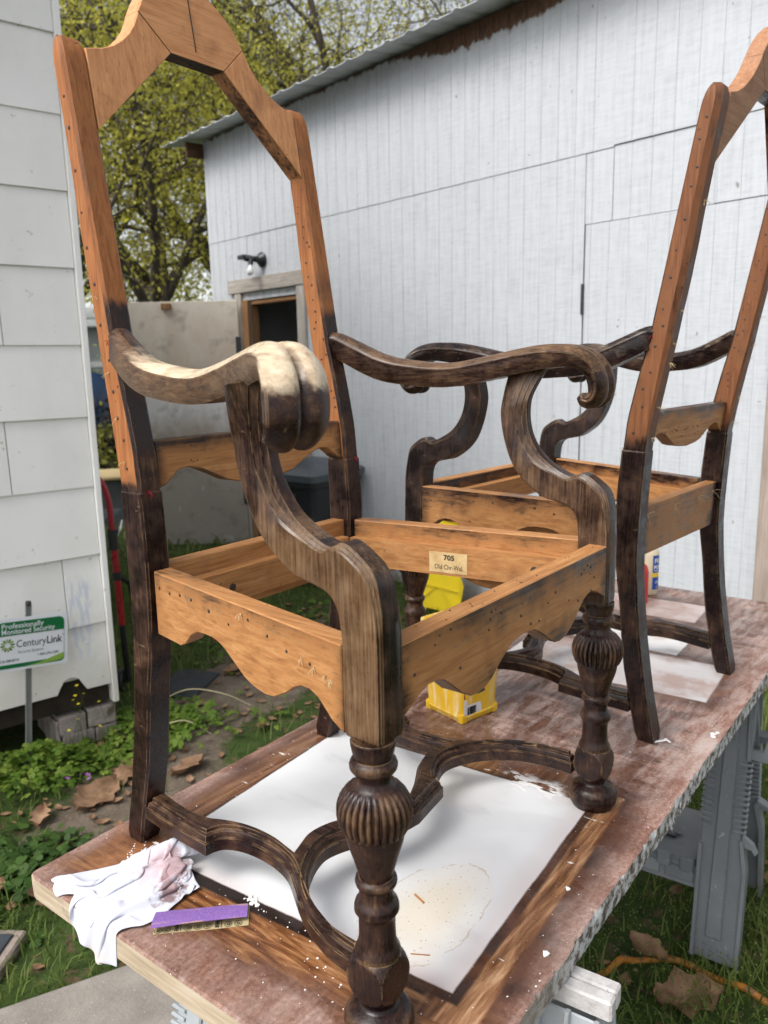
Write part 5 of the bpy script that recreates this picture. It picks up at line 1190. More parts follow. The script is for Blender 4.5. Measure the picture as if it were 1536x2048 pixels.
# ------------------------------------------------------------------ YARD SIGN
M_white = plain('sign_white', (0.66, 0.68, 0.72), 0.35, 0.4, 0.04); M_green = plain('sign_green', (0.008, 0.13, 0.042), 0.35, 0.4, 0.12); M_lime = plain('sign_lime', (0.22, 0.36, 0.06), 0.35, 0.4, 0.1)
M_type = plain('sign_type', (0.035, 0.04, 0.045), 0.5, 0.3); M_typeg = plain('sign_type_grey', (0.22, 0.23, 0.24), 0.5, 0.3); M_steel = plain('galvanised_stake', (0.30, 0.31, 0.31), 0.4, 0.5, 0.15, 30, 0, 0.5)
sb = Vector((1.448, 2.905, 0.02)); sa = radians(-12)
sgn = thing('yard_sign', 'small green and white security sign on a metal stake by the house', 'sign', sb, (0, 0, sa))
MS = Matrix.Rotation(radians(5.5), 4, 'Y')            # the stake leans to the right
obj('stake', xf(joined('stake', [box(-0.011, 0.011, -0.002, 0.001, -0.08, 0.66, 0.0005), box(-0.011, -0.009, -0.009, -0.002, -0.08, 0.66), box(0.009, 0.011, -0.009, -0.002, -0.08, 0.66)]), MS), M_steel, sgn)
V, F = lathe([(0.001, 0.004), (0.009, 0.004), (0.011, 0.0), (0.011, -0.012), (0.002, -0.013)], 14); obj('cap', xf(mk('cap', V, F, 40), MS @ Matrix.Translation((0, -0.004, 0.672))), M_black, sgn)
SC0 = (0.006, -0.014, 0.515)
MP = MS @ Matrix.Translation(SC0) @ Matrix.Scale(0.92, 4)
PW, PH = 0.150, 0.112
def sp_(pts, y0, y1): return xf(mk('p', *prism(pts, [(y0, 0.0), (y1, 0.0)], lambda u, v_, w: (u, w, v_))), MP)
def rr(x0, x1, z0, z1, r): return [((x0 + x1) / 2 + px, (z0 + z1) / 2 + pz) for px, pz in rrect((x1 - x0) / 2, (z1 - z0) / 2, r, 5)]
pan = obj('panel', sp_(rr(-PW, PW, -PH, PH, 0.012), -0.004, 0.0), M_white, sgn)
MT = MP @ Matrix(((1, 0, 0, 0), (0, 0, -1, -0.0056), (0, 1, 0, 0), (0, 0, 0, 1)))
gtop = rr(-PW + 0.014, PW - 0.014, 0.040, PH - 0.014, 0.022); gtop = [(x, 0.040 if z < 0.075 else z) if z < 0.066 else (x, z) for x, z in gtop]
obj('green_band', sp_(dedupe([(-PW + 0.014, 0.040), (PW - 0.014, 0.040)] + [p for p in rr(-PW + 0.014, PW - 0.014, 0.040, PH - 0.014, 0.022) if p[1] > 0.070]), -0.0052, -0.0042), M_green, pan)
obj('green_foot', sp_(dedupe([p for p in rr(-PW + 0.014, PW - 0.014, -PH + 0.012, -0.04, 0.018) if p[1] < -0.088] + [(PW - 0.014, -0.083), (-PW + 0.014, -0.083)]), -0.0052, -0.0042), M_green, pan)
obj('lime_sweep', sp_([(-0.02, -0.0985), (0.03, -0.093), (0.085, -0.076), (PW - 0.015, -0.062), (PW - 0.015, -0.072), (0.128, -0.092), (0.05, -0.099)], -0.0062, -0.0054), M_lime, pan)
for x in (-PW + 0.0142, PW - 0.0148): obj('border_line', sp_([(x, -0.083), (x + 0.0008, -0.083), (x + 0.0008, 0.040), (x, 0.040)], -0.005, -0.0042), M_type, pan)
text('Professionally', 0.031, M_white, pan, MT @ Matrix.Translation((-0.118, 0.070, 0)), bold=0.0002, sx=0.98)
text('Monitored Security', 0.031, M_white, pan, MT @ Matrix.Translation((-0.118, 0.046, 0)), bold=0.0002, sx=0.88)
text('Century', 0.045, M_type, pan, MT @ Matrix.Translation((-0.060, -0.014, -0.001)), bold=0.0, sx=0.80)
text('Link', 0.045, M_type, pan, MT @ Matrix.Translation((0.062, -0.014, -0.001)), bold=0.0006, sx=0.84)
text('TM', 0.007, M_type, pan, MT @ Matrix.Translation((0.126, 0.014, -0.001)))
text('Security Systems', 0.017, M_typeg, pan, MT @ Matrix.Translation((-0.053, -0.040, -0.001)), sx=0.9)
text('1-866-294-3282', 0.016, M_type, pan, MT @ Matrix.Translation((0.025, -0.062, -0.001)), sx=0.85)
text('318-388-8710', 0.016, M_type, pan, MT @ Matrix.Translation((-0.126, -0.072, -0.001)), sx=0.85)
M_petal = plain('logo_olive', (0.10, 0.14, 0.04), 0.4, 0.3)
for k in range(12):
    a = 2 * pi * k / 12 + 0.1; px, pz = -0.094, 0.000
    q = [(0.0115, -0.0022), (0.025, -0.0042), (0.0285, 0.0), (0.025, 0.0042), (0.0115, 0.0022)]
    obj('logo_petal', sp_([(px + u * cos(a) - w * sin(a), pz + u * sin(a) + w * cos(a)) for u, w in q], -0.0052, -0.0042), M_petal if k % 4 == 0 else (M_lime if k % 2 else M_petal), pan)

# ------------------------------------------------------------------ RUBBISH BIN by the shed
bn = thing('rubbish_bin', 'black wheeled rubbish bin with domed grey lid by the shed wall', 'bin', (4.20, 3.86, -0.02), (0, 0, SA + radians(180 + 12)))
def bs(z, hx, hy, r): return [(x, y, z) for x, y in rrect(hx, hy, r)]
V, F = loft([bs(0.0, 0.19, 0.20, 0.05), bs(0.03, 0.20, 0.21, 0.05), bs(0.30, 0.222, 0.232, 0.05), bs(0.315, 0.228, 0.238, 0.05), bs(0.33, 0.223, 0.233, 0.05), bs(0.66, 0.25, 0.262, 0.05), bs(0.665, 0.268, 0.28, 0.05), bs(0.70, 0.27, 0.282, 0.05)]); obj('body', mk('bin', V, F, 40), plain('bin_plastic', (0.013, 0.016, 0.019), 0.42, 0.45, 0.3, 6), bn)
V, F = loft([bs(0.701, 0.285, 0.297, 0.055), bs(0.742, 0.288, 0.30, 0.055), bs(0.75, 0.278, 0.29, 0.05), bs(0.775, 0.22, 0.235, 0.05), bs(0.81, 0.10, 0.12, 0.04), bs(0.812, 0.02, 0.03, 0.01)]); lid = obj('lid', mk('lid', V, F, 30), plain('lid_plastic', (0.060, 0.072, 0.082), 0.4, 0.5, 0.15, 6), bn)
for x in (-0.12, 0.0, 0.12): obj('lid_rib', xf(box(x - 0.012, x + 0.012, -0.21, 0.21, 0.772, 0.786, 0.004), Matrix.Translation((0, 0, 0))), lid.data.materials[0], lid)
obj('handle_slot', box(-0.09, 0.09, -0.274, -0.262, 0.58, 0.62, 0.006), M_iron, bn)
for x in (-0.17, 0.17):
    V, F = lathe([(0.02, -0.02), (0.07, -0.02), (0.075, -0.012), (0.075, 0.012), (0.07, 0.02), (0.02, 0.02)], 20); obj('wheel', xf(mk('wheel', V, F, 40), Matrix.Translation((x, 0.215, 0.075)) @ Matrix.Rotation(pi / 2, 4, 'Y')), M_black, bn)

for ch in bpy.data.objects:
    if ch.parent == bn or (ch.parent and ch.parent.parent == bn): ch.data.transform(Matrix.Diagonal((1, 1, 1.13, 1)))
# ------------------------------------------------------------------ YELLOW FOLDING FLOOR STAND leaning at the shed
M_yl = plain('bright_yellow_plastic', (0.76, 0.56, 0.005), 0.45, 0.5, 0.08, 9)
yl = thing('folding_stand', 'bright yellow ribbed plastic folding stand leaning by the shed wall', 'stand', (3.99, 2.70, 0.0), (0, radians(15), radians(-54)))
for sy, nm in ((-1, 'leaf'), (1, 'leaf')):
    out = [(-0.15, 0.02), (-0.05, 0.02), (-0.04, 0.06), (0.04, 0.06), (0.05, 0.02), (0.15, 0.02), (0.165, 0.10), (0.15, 0.24), (0.115, 0.30), (0.105, 0.50), (0.115, 0.56), (0.10, 0.60), (-0.10, 0.60), (-0.115, 0.56), (-0.105, 0.50), (-0.115, 0.30), (-0.15, 0.24), (-0.165, 0.10)]
    Mx = Matrix.Translation((0, sy * 0.012, 0.60)) @ Matrix.Rotation(sy * radians(9), 4, 'X') @ Matrix.Translation((0, 0, -0.60))
    V, F = prism(out, [(-0.006, 0.002), (-0.004, 0), (0.004, 0), (0.006, 0.002)], lambda u, v_, w: (u, w + sy * 0.006, v_)); lf = obj(nm, xf(mk('leaf', V, F), Mx), M_yl, yl)
    rb3 = []
    for (u0, v0, u1, v1) in ((-0.13, 0.05, -0.02, 0.20), (0.13, 0.05, 0.02, 0.20), (-0.13, 0.20, 0.13, 0.20), (-0.10, 0.32, 0.10, 0.55), (0.10, 0.32, -0.10, 0.55), (-0.10, 0.575, 0.10, 0.575), (0.145, 0.03, 0.155, 0.12), (-0.145, 0.03, -0.155, 0.12), (0.155, 0.12, 0.10, 0.32), (-0.155, 0.12, -0.10, 0.32)):
        d = Vector((u1 - u0, v1 - v0)).normalized(); nn = Vector((-d.y, d.x)) * 0.004
        for so2 in (sy * 0.012 + (0.004 if sy > 0 else -0.012),):
            V, F = prism([(u0 + nn.x, v0 + nn.y), (u1 + nn.x, v1 + nn.y), (u1 - nn.x, v1 - nn.y), (u0 - nn.x, v0 - nn.y)], [(so2, 0), (so2 + 0.008, 0.001)], lambda u, v_, w: (u, w, v_)); obj('rib', xf(mk('rib', V, F), Mx), M_yl, lf)
obj('handle', box(-0.06, 0.06, -0.016, 0.016, 0.606, 0.63, 0.006, 2), M_yl, yl)

# ------------------------------------------------------------------ RED PUSH CART standing at the house corner
M_rt = plain('red_tube_paint', (0.30, 0.008, 0.016), 0.3, 0.5, 0.15, 12); M_chr = plain('chrome', (0.6, 0.6, 0.6), 0.2, 0.5, 0.05, 9, 0, 1.0); M_seat = plain('grey_seat', (0.10, 0.11, 0.115), 0.6, 0.3, 0.2)
ct_ = thing('push_cart', 'red tubular push cart with black legs behind the house corner', 'cart', (2.13, 3.22, 0.0), (0, 0, radians(38)))
for y in (0.0, 0.40):
    fr_ = obj('upright_tube', mk('t', *tube([(0.0, y, 0.36), (-0.02, y, 0.74)], 0.0165, 14), 40), M_rt, ct_)
    obj('lower_leg', mk('t', *tube([(0.03, y, 0.06), (0.001, y, 0.355)], 0.014, 12), 40), M_black, ct_)
    obj('collar', mk('t', *tube([(-0.02, y, 0.735), (-0.024, y, 0.83)], 0.023, 14), 40), M_black, ct_)
    obj('clamp_lever', mk('t', *tube([(-0.022, y - 0.024, 0.80), (-0.02, y - 0.034, 0.83), (0.012, y - 0.036, 0.865)], [0.006, 0.009, 0.006], 10), 40), M_chr, ct_)
    V, F = lathe([(0.02, -0.014), (0.052, -0.016), (0.06, -0.01), (0.06, 0.01), (0.052, 0.016), (0.02, 0.014)], 24); wh = obj('wheel', xf(mk('wheel', V, F, 40), Matrix.Translation((0.035, y + 0.034, 0.062)) @ Matrix.Rotation(pi / 2, 4, 'X')), M_black, ct_)
    obj('black_brace', mk('t', *tube([(0.0, y, 0.60), (0.16, y, 0.52), (0.34, y, 0.10)], 0.011, 10), 40), M_black, ct_)
    obj('clip', mk('t', *tube([(-0.012, y, 0.585), (-0.013, y, 0.625)], 0.021, 12), 40), M_black, ct_)
obj('arch_handle', mk('t', *tube([tuple(p) for p in catmull([(-0.025, 0.0, 0.83), (-0.03, 0.005, 0.98), (-0.04, 0.04, 1.075), (-0.05, 0.12, 1.10), (-0.05, 0.28, 1.10), (-0.04, 0.36, 1.075), (-0.03, 0.395, 0.98), (-0.025, 0.40, 0.83)], 4)], 0.0135, 12), 40), M_rt, ct_)
obj('seat', box(-0.06, 0.24, 0.03, 0.37, 0.855, 0.885, 0.01, 2), M_seat, ct_)

# ------------------------------------------------------------------ HOSE, STRAW, PAVER, MAT
hp_ = [(1.62, 0.86), (1.66, 0.72), (1.69, 0.66), (1.77, 0.675), (1.835, 0.655), (1.88, 0.63), (1.925, 0.57), (1.955, 0.47), (1.95, 0.38), (1.94, 0.30), (1.93, 0.18), (1.98, 0.05), (2.12, 0.02), (2.2, 0.12), (2.13, 0.22), (2.0, 0.235), (1.9, 0.18), (1.84, 0.02), (1.86, -0.3)]
P_ = catmull([(x, y, 0) for x, y in hp_], 8); P_ = [(p[0], p[1], float(bump_z(p[0], p[1])) + 0.006 + 0.008 * sin(i * 0.4) + (0.02 if i > 96 else 0)) for i, p in enumerate(P_)]
b = NB('orange_hose', 0.5, 0.4); v = b.tc(); c = b.mix(b.st(b.noise(v, 40, 4), 0.5, 0.65), (0.42, 0.16, 0.02), (0.20, 0.10, 0.04)); b.L(c, 'Base Color')
tag(obj('garden_hose', mk('garden_hose', *tube(P_, 0.0095, 10), 60), b.m), 'orange garden hose looped through the grass at the right', 'hose')
M_stem = plain('dry_straw', (0.42, 0.36, 0.22), 0.8, 0.2, 0.2)
for lbl, pts in (('long pale dry stem arching over the bare dirt', [(2.06, 2.92, 0.05), (2.16, 2.80, 0.12), (2.27, 2.68, 0.09), (2.36, 2.60, 0.02)]), ('shorter pale dry stem below the long one on the dirt', [(1.93, 2.72, 0.05), (2.0, 2.62, 0.08), (2.06, 2.52, 0.02)])):
    tag(obj('dry_stem', mk('stem', *tube([tuple(p) for p in catmull(pts, 6)], 0.0026, 6), 60), M_stem), lbl, 'stem')
pv = thing('stepping_stone', 'dark slate stepping stone with pale rim in the bottom left corner', 'paving stone', (0.74, 2.0, 0.0), (0, 0, radians(35)))
obj('rim', box(-0.16, 0.16, -0.12, 0.12, -0.02, 0.046, 0.006), plain('stone_rim', (0.26, 0.21, 0.18), 0.9, 0.2, 0.25, 30, 0.5), pv); obj('slate', box(-0.135, 0.135, -0.095, 0.095, 0.047, 0.052, 0.003), plain('slate', (0.035, 0.042, 0.05), 0.7, 0.3, 0.35, 14, 0.4), pv)
mt = box(-0.16, 0.16, -0.11, 0.11, 0.0, 0.012, 0.004); tag(obj('rubber_mat', mt, plain('rubber', (0.028, 0.033, 0.036), 0.7, 0.3, 0.3), None, (2.36, 3.06, 0.012), (0.05, 0, radians(25))), 'dark rubber mat lying on the dirt behind the chair leg', 'mat')
bk = obj('loose_brick', box(-0.10, 0.10, -0.05, 0.05, -0.01, 0.055, 0.01, 2), plain('dirty_tan_brick', (0.20, 0.13, 0.075), 0.95, 0.15, 0.35, 22, 0.6), None, (1.10, 2.66, 0.02), (0.1, 0.05, radians(60))); tag(bk, 'loose tan brick half buried at the left edge', 'brick')

# ------------------------------------------------------------------ FAR YARD
M_gw = plain('far_grey_boards', (0.27, 0.29, 0.30), 0.7, 0.3, 0.15, 3)
far = thing('grey_shed', 'pale grey shed with low roof far behind the house corner', 'shed', (8.6, 15.8, 0), (0, 0, radians(-45)))
obj('wall', box(-2.5, 2.5, 0, 3, 0, 2.35), M_gw, far); obj('roof', mk('r', [(-2.8, -0.4, 2.36), (2.8, -0.4, 2.36), (2.8, 3.4, 2.9), (-2.8, 3.4, 2.9), (-2.8, -0.4, 2.44), (2.8, -0.4, 2.44), (2.8, 3.4, 2.98), (-2.8, 3.4, 2.98)], [(0, 1, 2, 3), (4, 5, 6, 7), (0, 1, 5, 4), (1, 2, 6, 5), (2, 3, 7, 6), (3, 0, 4, 7)]), M_metal, far)
obj('base_trim', box(-2.5, 2.5, -0.03, -0.002, 1.55, 1.66), plain('pale_trim', (0.5, 0.5, 0.5), 0.6), far)
V, F = lathe([(0.62, 0), (0.66, 0.4), (0.6, 0.85), (0.42, 1.15), (0.05, 1.27)], 14, lambda r, z, a: r * (1 + 0.14 * sin(3 * a + z * 4) + 0.07 * sin(7 * a - 3 * z))); tag(obj('covered_pile', mk('tarp', V, F, True), plain('blue_tarp', (0.012, 0.04, 0.10), 0.4, 0.5, 0.3, 2), None, (6.7, 10.9, 0.3), None), 'dark blue tarpaulin covered pile far behind the house corner', 'tarpaulin')
M_rail = plain('new_timber', (0.42, 0.32, 0.17), 0.8, 0.2, 0.15)
rl = thing('garden_rail', 'low pale timber rail across the far lawn', 'rail', (8.1, 12.4, 0), (0, 0, radians(-36)))
obj('rail_beam', box(-1.2, 1.2, -0.045, 0.045, 0.07, 0.16, 0.01), M_rail, rl)
for x in (-0.9, 0.9): obj('rail_post', box(x - 0.045, x + 0.045, 0.05, 0.13, -0.1, 0.22, 0.01), M_rail, rl)
pb = thing('planter_box', 'grey planter box with timber rim on the lawn behind the cart', 'planter', (4.55, 7.15, 0), (0, 0, radians(-33)))
obj('side_boards', box(-0.45, 0.45, -0.3, 0.3, 0, 0.47, 0.01), M_seat, pb); obj('timber_rim', box(-0.5, 0.5, -0.34, 0.34, 0.472, 0.51, 0.01), M_rail, pb)
fe = thing('board_fence', 'grey board fence beyond the open plywood door', 'fence', (14.5, 18.2, 0), (0, 0, radians(-52)))
M_fb = weathered('fence_boards', (0.13, 0.135, 0.14), (0.24, 0.245, 0.25), 2)
for k in range(46):
    x = -5 + k * 0.22; obj('fence_board', box(x, x + 0.205, random.uniform(-0.008, 0.008), 0.022, 0.05, 2.75 + random.uniform(-0.05, 0.05)), M_fb, fe)
for z in (0.5, 2.2): obj('fence_rail', box(-5, 5.1, 0.026, 0.07, z, z + 0.09), M_fb, fe)
# ------------------------------------------------------------------ FOLIAGE MATERIALS
def leafmat(name, a, c_, e, trans=0.35, scale=1.3):
    b = NB(name, 0.6, 0.25); v = b.tc(); f = b.noise(v, scale, 4, 0.6); r = b.attr('tint')
    col = b.ramp(b.ma('ADD', b.ma('MULTIPLY', f, 0.45), b.ma('MULTIPLY', r, 0.55)), [(0.25, a), (0.5, c_), (0.75, e)])
    b.L(col, 'Base Color')
    tr = b.n('ShaderNodeBsdfTranslucent'); b.L(col, tr.inputs[0]); ms = b.n('ShaderNodeMixShader'); ms.inputs[0].default_value = trans
    out = b.t.nodes['Material Output']; b.t.links.new(b.b.outputs[0], ms.inputs[1]); b.t.links.new(tr.outputs[0], ms.inputs[2]); b.t.links.new(ms.outputs[0], out.inputs[0]); return b.m
M_spring = leafmat('spring_leaves', (0.30, 0.29, 0.040), (0.46, 0.435, 0.065), (0.60, 0.54, 0.13), 0.5)
M_dark = leafmat('evergreen_leaves', (0.16, 0.17, 0.040), (0.29, 0.29, 0.065), (0.42, 0.40, 0.12), 0.5)
M_grass = leafmat('grass_blades', (0.055, 0.085, 0.016), (0.11, 0.165, 0.028), (0.20, 0.235, 0.07), 0.35, 5)
M_weed = leafmat('clover_leaves', (0.045, 0.095, 0.012), (0.11, 0.19, 0.022), (0.22, 0.29, 0.05), 0.4, 9)
M_bark = plain('grey_bark', (0.085, 0.070, 0.056), 0.95, 0.15, 0.4, 7, 0.5)
def quads(name, C, size, tint, nrm_up=0.25, asp=1.7, droop=0.0, r=None):
    """one leaf-shaped quad per centre, bent along its midrib"""
    r = r or rng; n = len(C); C = np.asarray(C, float)
    d = r.normal(size=(n, 3)); d[:, 2] -= droop; d /= np.linalg.norm(d, axis=1)[:, None]
    u = r.normal(size=(n, 3)); u[:, 2] += nrm_up; s = np.cross(d, u); s /= np.linalg.norm(s, axis=1)[:, None] + 1e-9
    nn = np.cross(s, d); sz = size * r.uniform(0.6, 1.35, n)[:, None]
    a = C - d * sz * asp * 0.5; e = C + d * sz * asp * 0.5; l = C + s * sz * 0.5 + nn * sz * 0.18; k = C - s * sz * 0.5 + nn * sz * 0.18
    V = np.stack([a, l, e, k], 1).reshape(-1, 3); F = np.arange(4 * n).reshape(n, 4); me = from_np(name, V, F)
    at = me.attributes.new('tint', 'FLOAT', 'FACE'); at.data.foreach_set('value', np.asarray(tint, np.float32)); return me
def tree(label, base, H, spread, nleaf, leafsize, mat, seed, lean=(0, 0), split=0.35, droop=0.5, csize=0.34, trunk_r=0.2, tint=(0.5, 0.2), group='trees beyond the shed'):
    r = np.random.default_rng(seed); t = thing('tree', label, 'tree', base, (0, 0, 0), group)
    segs = []; tips = []
    top = np.array([lean[0], lean[1], H * split])
    tp = [np.array([0, 0, -0.3]), np.array([lean[0] * 0.3 + r.normal() * 0.1, lean[1] * 0.3 + r.normal() * 0.1, H * split * 0.5]), top]
    def grow(p, d, ln, rad, lev):
        pts = [p]; rads = [rad]; d = d / np.linalg.norm(d)
        k = 5
        for i in range(k):
            d = d + r.normal(size=3) * (0.16 + 0.05 * lev); d[2] += 0.04 if lev < 2 else -0.035; d /= np.linalg.norm(d)
            p = p + d * ln / k; pts.append(p); rads.append(rad * (1 - 0.6 * (i + 1) / k))
            if lev < 3 and i >= 1:
                for _ in range(2 if lev < 2 else 3):
                    if r.uniform() < 0.62:
                        nd = d + r.normal(size=3) * 0.75; nd[2] += 0.1 - 0.12 * lev; grow(p, nd, ln * r.uniform(0.42, 0.68), rad * 0.5 * (1 - 0.5 * i / k), lev + 1)
            if lev >= 2: tips.append((p, lev))
        segs.append((pts, rads, 7 if lev < 2 else (5 if lev == 2 else 4)))
    nb = 7
    for i in range(nb):
        a = 2 * pi * (i + r.uniform(-0.3, 0.3)) / nb; e = r.uniform(0.35, 1.3)
        st0 = tp[1] + (top - tp[1]) * r.uniform(0.35, 1.0)
        grow(st0, np.array([cos(a) * spread, sin(a) * spread, e * H * 0.42]), math.hypot(spread, H * 0.45 * e) * r.uniform(0.7, 1.0), trunk_r * r.uniform(0.4, 0.6), 0)
    V, F = tube([tuple(p) for p in tp], [trunk_r * 1.35, trunk_r, trunk_r * 0.8], 12); obj('trunk', mk('trunk', V, F, True), M_bark, t)
    VV = []; FF = []; o = 0
    for pts, rads, sg in segs:
        V, F = tube([tuple(p) for p in pts], [max(0.005, q * 0.8) for q in rads], sg)
        VV += V; FF += [tuple(i + o for i in f) for f in F]; o += len(V)
    obj('limbs', mk('limbs', VV, FF, True, False), M_bark, t)
    T_ = np.array([p for p, _ in tips]); idx = r.integers(0, len(T_), nleaf)
    keep = np.array([0.35 + 0.65 * (r.uniform() > 0.2) for _ in range(len(T_))])[idx] > r.uniform(size=nleaf); idx = idx[keep]
    off = r.normal(size=(len(idx), 3)) * csize; off[:, 2] = off[:, 2] * 0.75 - droop * np.abs(r.normal(size=len(idx))) * 0.30
    base_t = r.normal(tint[0], tint[1], len(T_))[idx]
    me = quads('crown', T_[idx] + off, leafsize, np.clip(base_t + r.normal(0, 0.12, len(idx)), 0, 1), 0.4, 1.8, droop, r)
    tag(obj('crown', me, mat, t), kind='stuff')
    return t
tree('tall yellow-green spring oak in the gap between house and shed', (9.2, 11.9, 0), 10.5, 3.2, 40000, 0.040, M_spring, 21, (0.2, 0.3), 0.30, 0.9, 0.40, 0.24)
tree('yellow-green tree with hanging shoots half hidden by the house', (9.4, 15.2, 0), 11.5, 3.4, 24000, 0.045, M_spring, 5, (0, 0), 0.30, 0.9, 0.42, 0.24)
tree('darker airy tree rising behind the left end of the shed roof', (13.2, 14.4, 0), 12.0, 3.8, 26000, 0.042, M_dark, 33, (0, 0), 0.35, 0.5, 0.42, 0.26, (0.62, 0.2))
tree('wide dark limbed tree arching over the shed roof', (13.8, 10.4, 0), 12.0, 4.6, 26000, 0.040, M_dark, 14, (0.3, 0.2), 0.42, 0.5, 0.42, 0.36, (0.72, 0.22))
tree('pale feathery tree farthest back over the shed roof', (18.5, 16.5, 0), 14.5, 4.2, 13000, 0.08, M_spring, 77, (0, 0), 0.4, 0.7, 0.46, 0.30, (0.4, 0.2))
tree('dense green tree closing the gap low behind the fence', (17.2, 23.5, 0), 6.0, 4.6, 9000, 0.10, M_dark, 91, (0, 0), 0.22, 0.5, 0.55, 0.26, (0.7, 0.2))

def shrub(label, base, rad, h, n, size, mat, seed, tint=0.4):
    r = np.random.default_rng(seed); t = thing('shrub', label, 'shrub', base, (0, 0, 0), 'shrubs behind the house corner')
    q = r.normal(size=(n, 3)); q /= np.linalg.norm(q, axis=1)[:, None]; q *= r.uniform(0.35, 1, n)[:, None] ** 0.4; lump = 1 + 0.3 * np.sin(q[:, 0] * 7 + seed) * np.sin(q[:, 1] * 6)
    P = np.stack([q[:, 0] * rad * lump, q[:, 1] * rad * lump, h * 0.5 + q[:, 2] * h * 0.5], 1)
    tag(obj('foliage', quads('foliage', P, size, np.clip(r.normal(tint, 0.2, n), 0, 1), 0.4, 1.6, 0.2, r), mat, t), kind='stuff')
    ms = [mk('s', *tube([(0, 0, -0.05), (r.normal() * rad * 0.3, r.normal() * rad * 0.3, h * 0.7)], [0.03, 0.01], 6)) for _ in range(6)]
    obj('stems', joined('stems', ms), M_bark, t)
shrub('brown leafless looking bush under the blue tarpaulin', (6.55, 10.25, 0), 0.8, 1.15, 1500, 0.05, plain('brown_twigs', (0.030, 0.022, 0.015), 0.9, 0.2, 0.5), 4)
shrub('dark green bush beside the grey shed', (8.9, 13.9, 0), 1.0, 1.5, 2500, 0.08, M_dark, 8, 0.4)
shrub('low dark bush behind the open door', (6.9, 9.6, 0), 0.7, 0.9, 1500, 0.06, M_dark, 6, 0.35)

# ------------------------------------------------------------------ GRASS
def on_hard(x, y):
    m = np.zeros(len(x), bool)
    # concrete walk
    poly = np.array(cp); j = len(poly) - 1
    for i in range(len(poly)):
        xi, yi = poly[i]; xj, yj = poly[j]; m ^= ((yi > y) != (yj > y)) & (x < (xj - xi) * (y - yi) / (yj - yi) + xi); j = i
    # house footprint and shed footprint
    hx = (x - hc[0]) * cos(HA) + (y - hc[1]) * sin(HA); hy = -(x - hc[0]) * sin(HA) + (y - hc[1]) * cos(HA); m |= (hx < 0.03) & (hy > 0.03)
    sy_ = (x - sg[0]) * sin(SA) - (y - sg[1]) * cos(SA); m |= sy_ > -0.02
    return m
def blades(name, X, Y, hh, ww, lean, tint, r):
    n = len(X); Z = bump_z(X, Y); a = r.uniform(0, 2 * pi, n); dx, dy = np.cos(a), np.sin(a); l = lean * hh * r.uniform(0.2, 1.2, n); b_ = a + pi / 2 + r.normal(0, 0.4, n); wx, wy = np.cos(b_) * ww, np.sin(b_) * ww
    B1 = np.stack([X - wx, Y - wy, Z - 0.005], 1); B2 = np.stack([X + wx, Y + wy, Z - 0.005], 1)
    m = np.stack([X + dx * l * 0.35, Y + dy * l * 0.35, Z + hh * 0.6], 1); w2 = np.stack([wx, wy, np.zeros(n)], 1) * 0.7
    T_ = np.stack([X + dx * l, Y + dy * l, Z + hh * r.uniform(0.75, 1, n)], 1)
    V = np.stack([B1, B2, m + w2, m - w2, T_], 1).reshape(-1, 3); k = np.arange(n)[:, None] * 5
    F = np.concatenate([k + np.array([[0, 1, 2]]), k + np.array([[0, 2, 3]]), k + np.array([[3, 2, 4]])], 1).reshape(-1, 3); me = from_np(name, V, F)
    at = me.attributes.new('tint', 'FLOAT', 'FACE'); at.data.foreach_set('value', np.repeat(np.asarray(tint, np.float32), 3)); return me
r = np.random.default_rng(3)
def scatter(n, x0, x1, y0, y1): return r.uniform(x0, x1, n), r.uniform(y0, y1, n)
X1, Y1 = scatter(150000, 0.45, 5.2, -1.6, 5.2); den = (1 - dirt_amt(X1, Y1)) ** 1.5 * np.clip(0.35 + 1.5 * (vnoise(X1, Y1, 3.3, 12) - 0.25), 0, 1); den *= np.where(Y1 < 0.75, 0.8, 0.5) * np.where((X1 < 1.5) & (Y1 > 1.5) & (Y1 < 2.3), 1.9, 1); den *= np.where((X1 < 2.7) & (Y1 > 2.2) & (Y1 < 3.1), 0.25, 1)
k = (r.uniform(size=len(X1)) < den) & ~on_hard(X1, Y1); X1, Y1 = X1[k], Y1[k]
tall = np.clip(vnoise(X1, Y1, 2.2, 15), 0.25, 1)
me = blades('grass', X1, Y1, (0.035 + 0.085 * tall) * r.uniform(0.5, 1.2, len(X1)), 0.0022 * r.uniform(0.7, 1.4, len(X1)), 1.0, np.clip(0.25 + 0.5 * vnoise(X1, Y1, 1.7, 9) + r.normal(0, 0.14, len(X1)), 0, 1), r)
tag(obj('grass', me, M_grass), 'short uneven green grass around the bench and the trodden dirt', 'grass', None, 'stuff')
X2, Y2 = scatter(60000, 3, 16, 4.0, 22.0); k = ~on_hard(X2, Y2) & (r.uniform(size=len(X2)) < 0.8) & (np.abs(np.arctan2(Y2, X2) - 0.98) < 0.25); X2, Y2 = X2[k], Y2[k]
me = blades('lawn_grass', X2, Y2, 0.09 * r.uniform(0.5, 1.3, len(X2)), 0.008, 0.9, np.clip(0.65 + r.normal(0, 0.15, len(X2)), 0, 1), r)
tag(obj('lawn_grass', me, M_grass), 'bright far lawn seen between the house and the open door', 'grass', None, 'stuff')
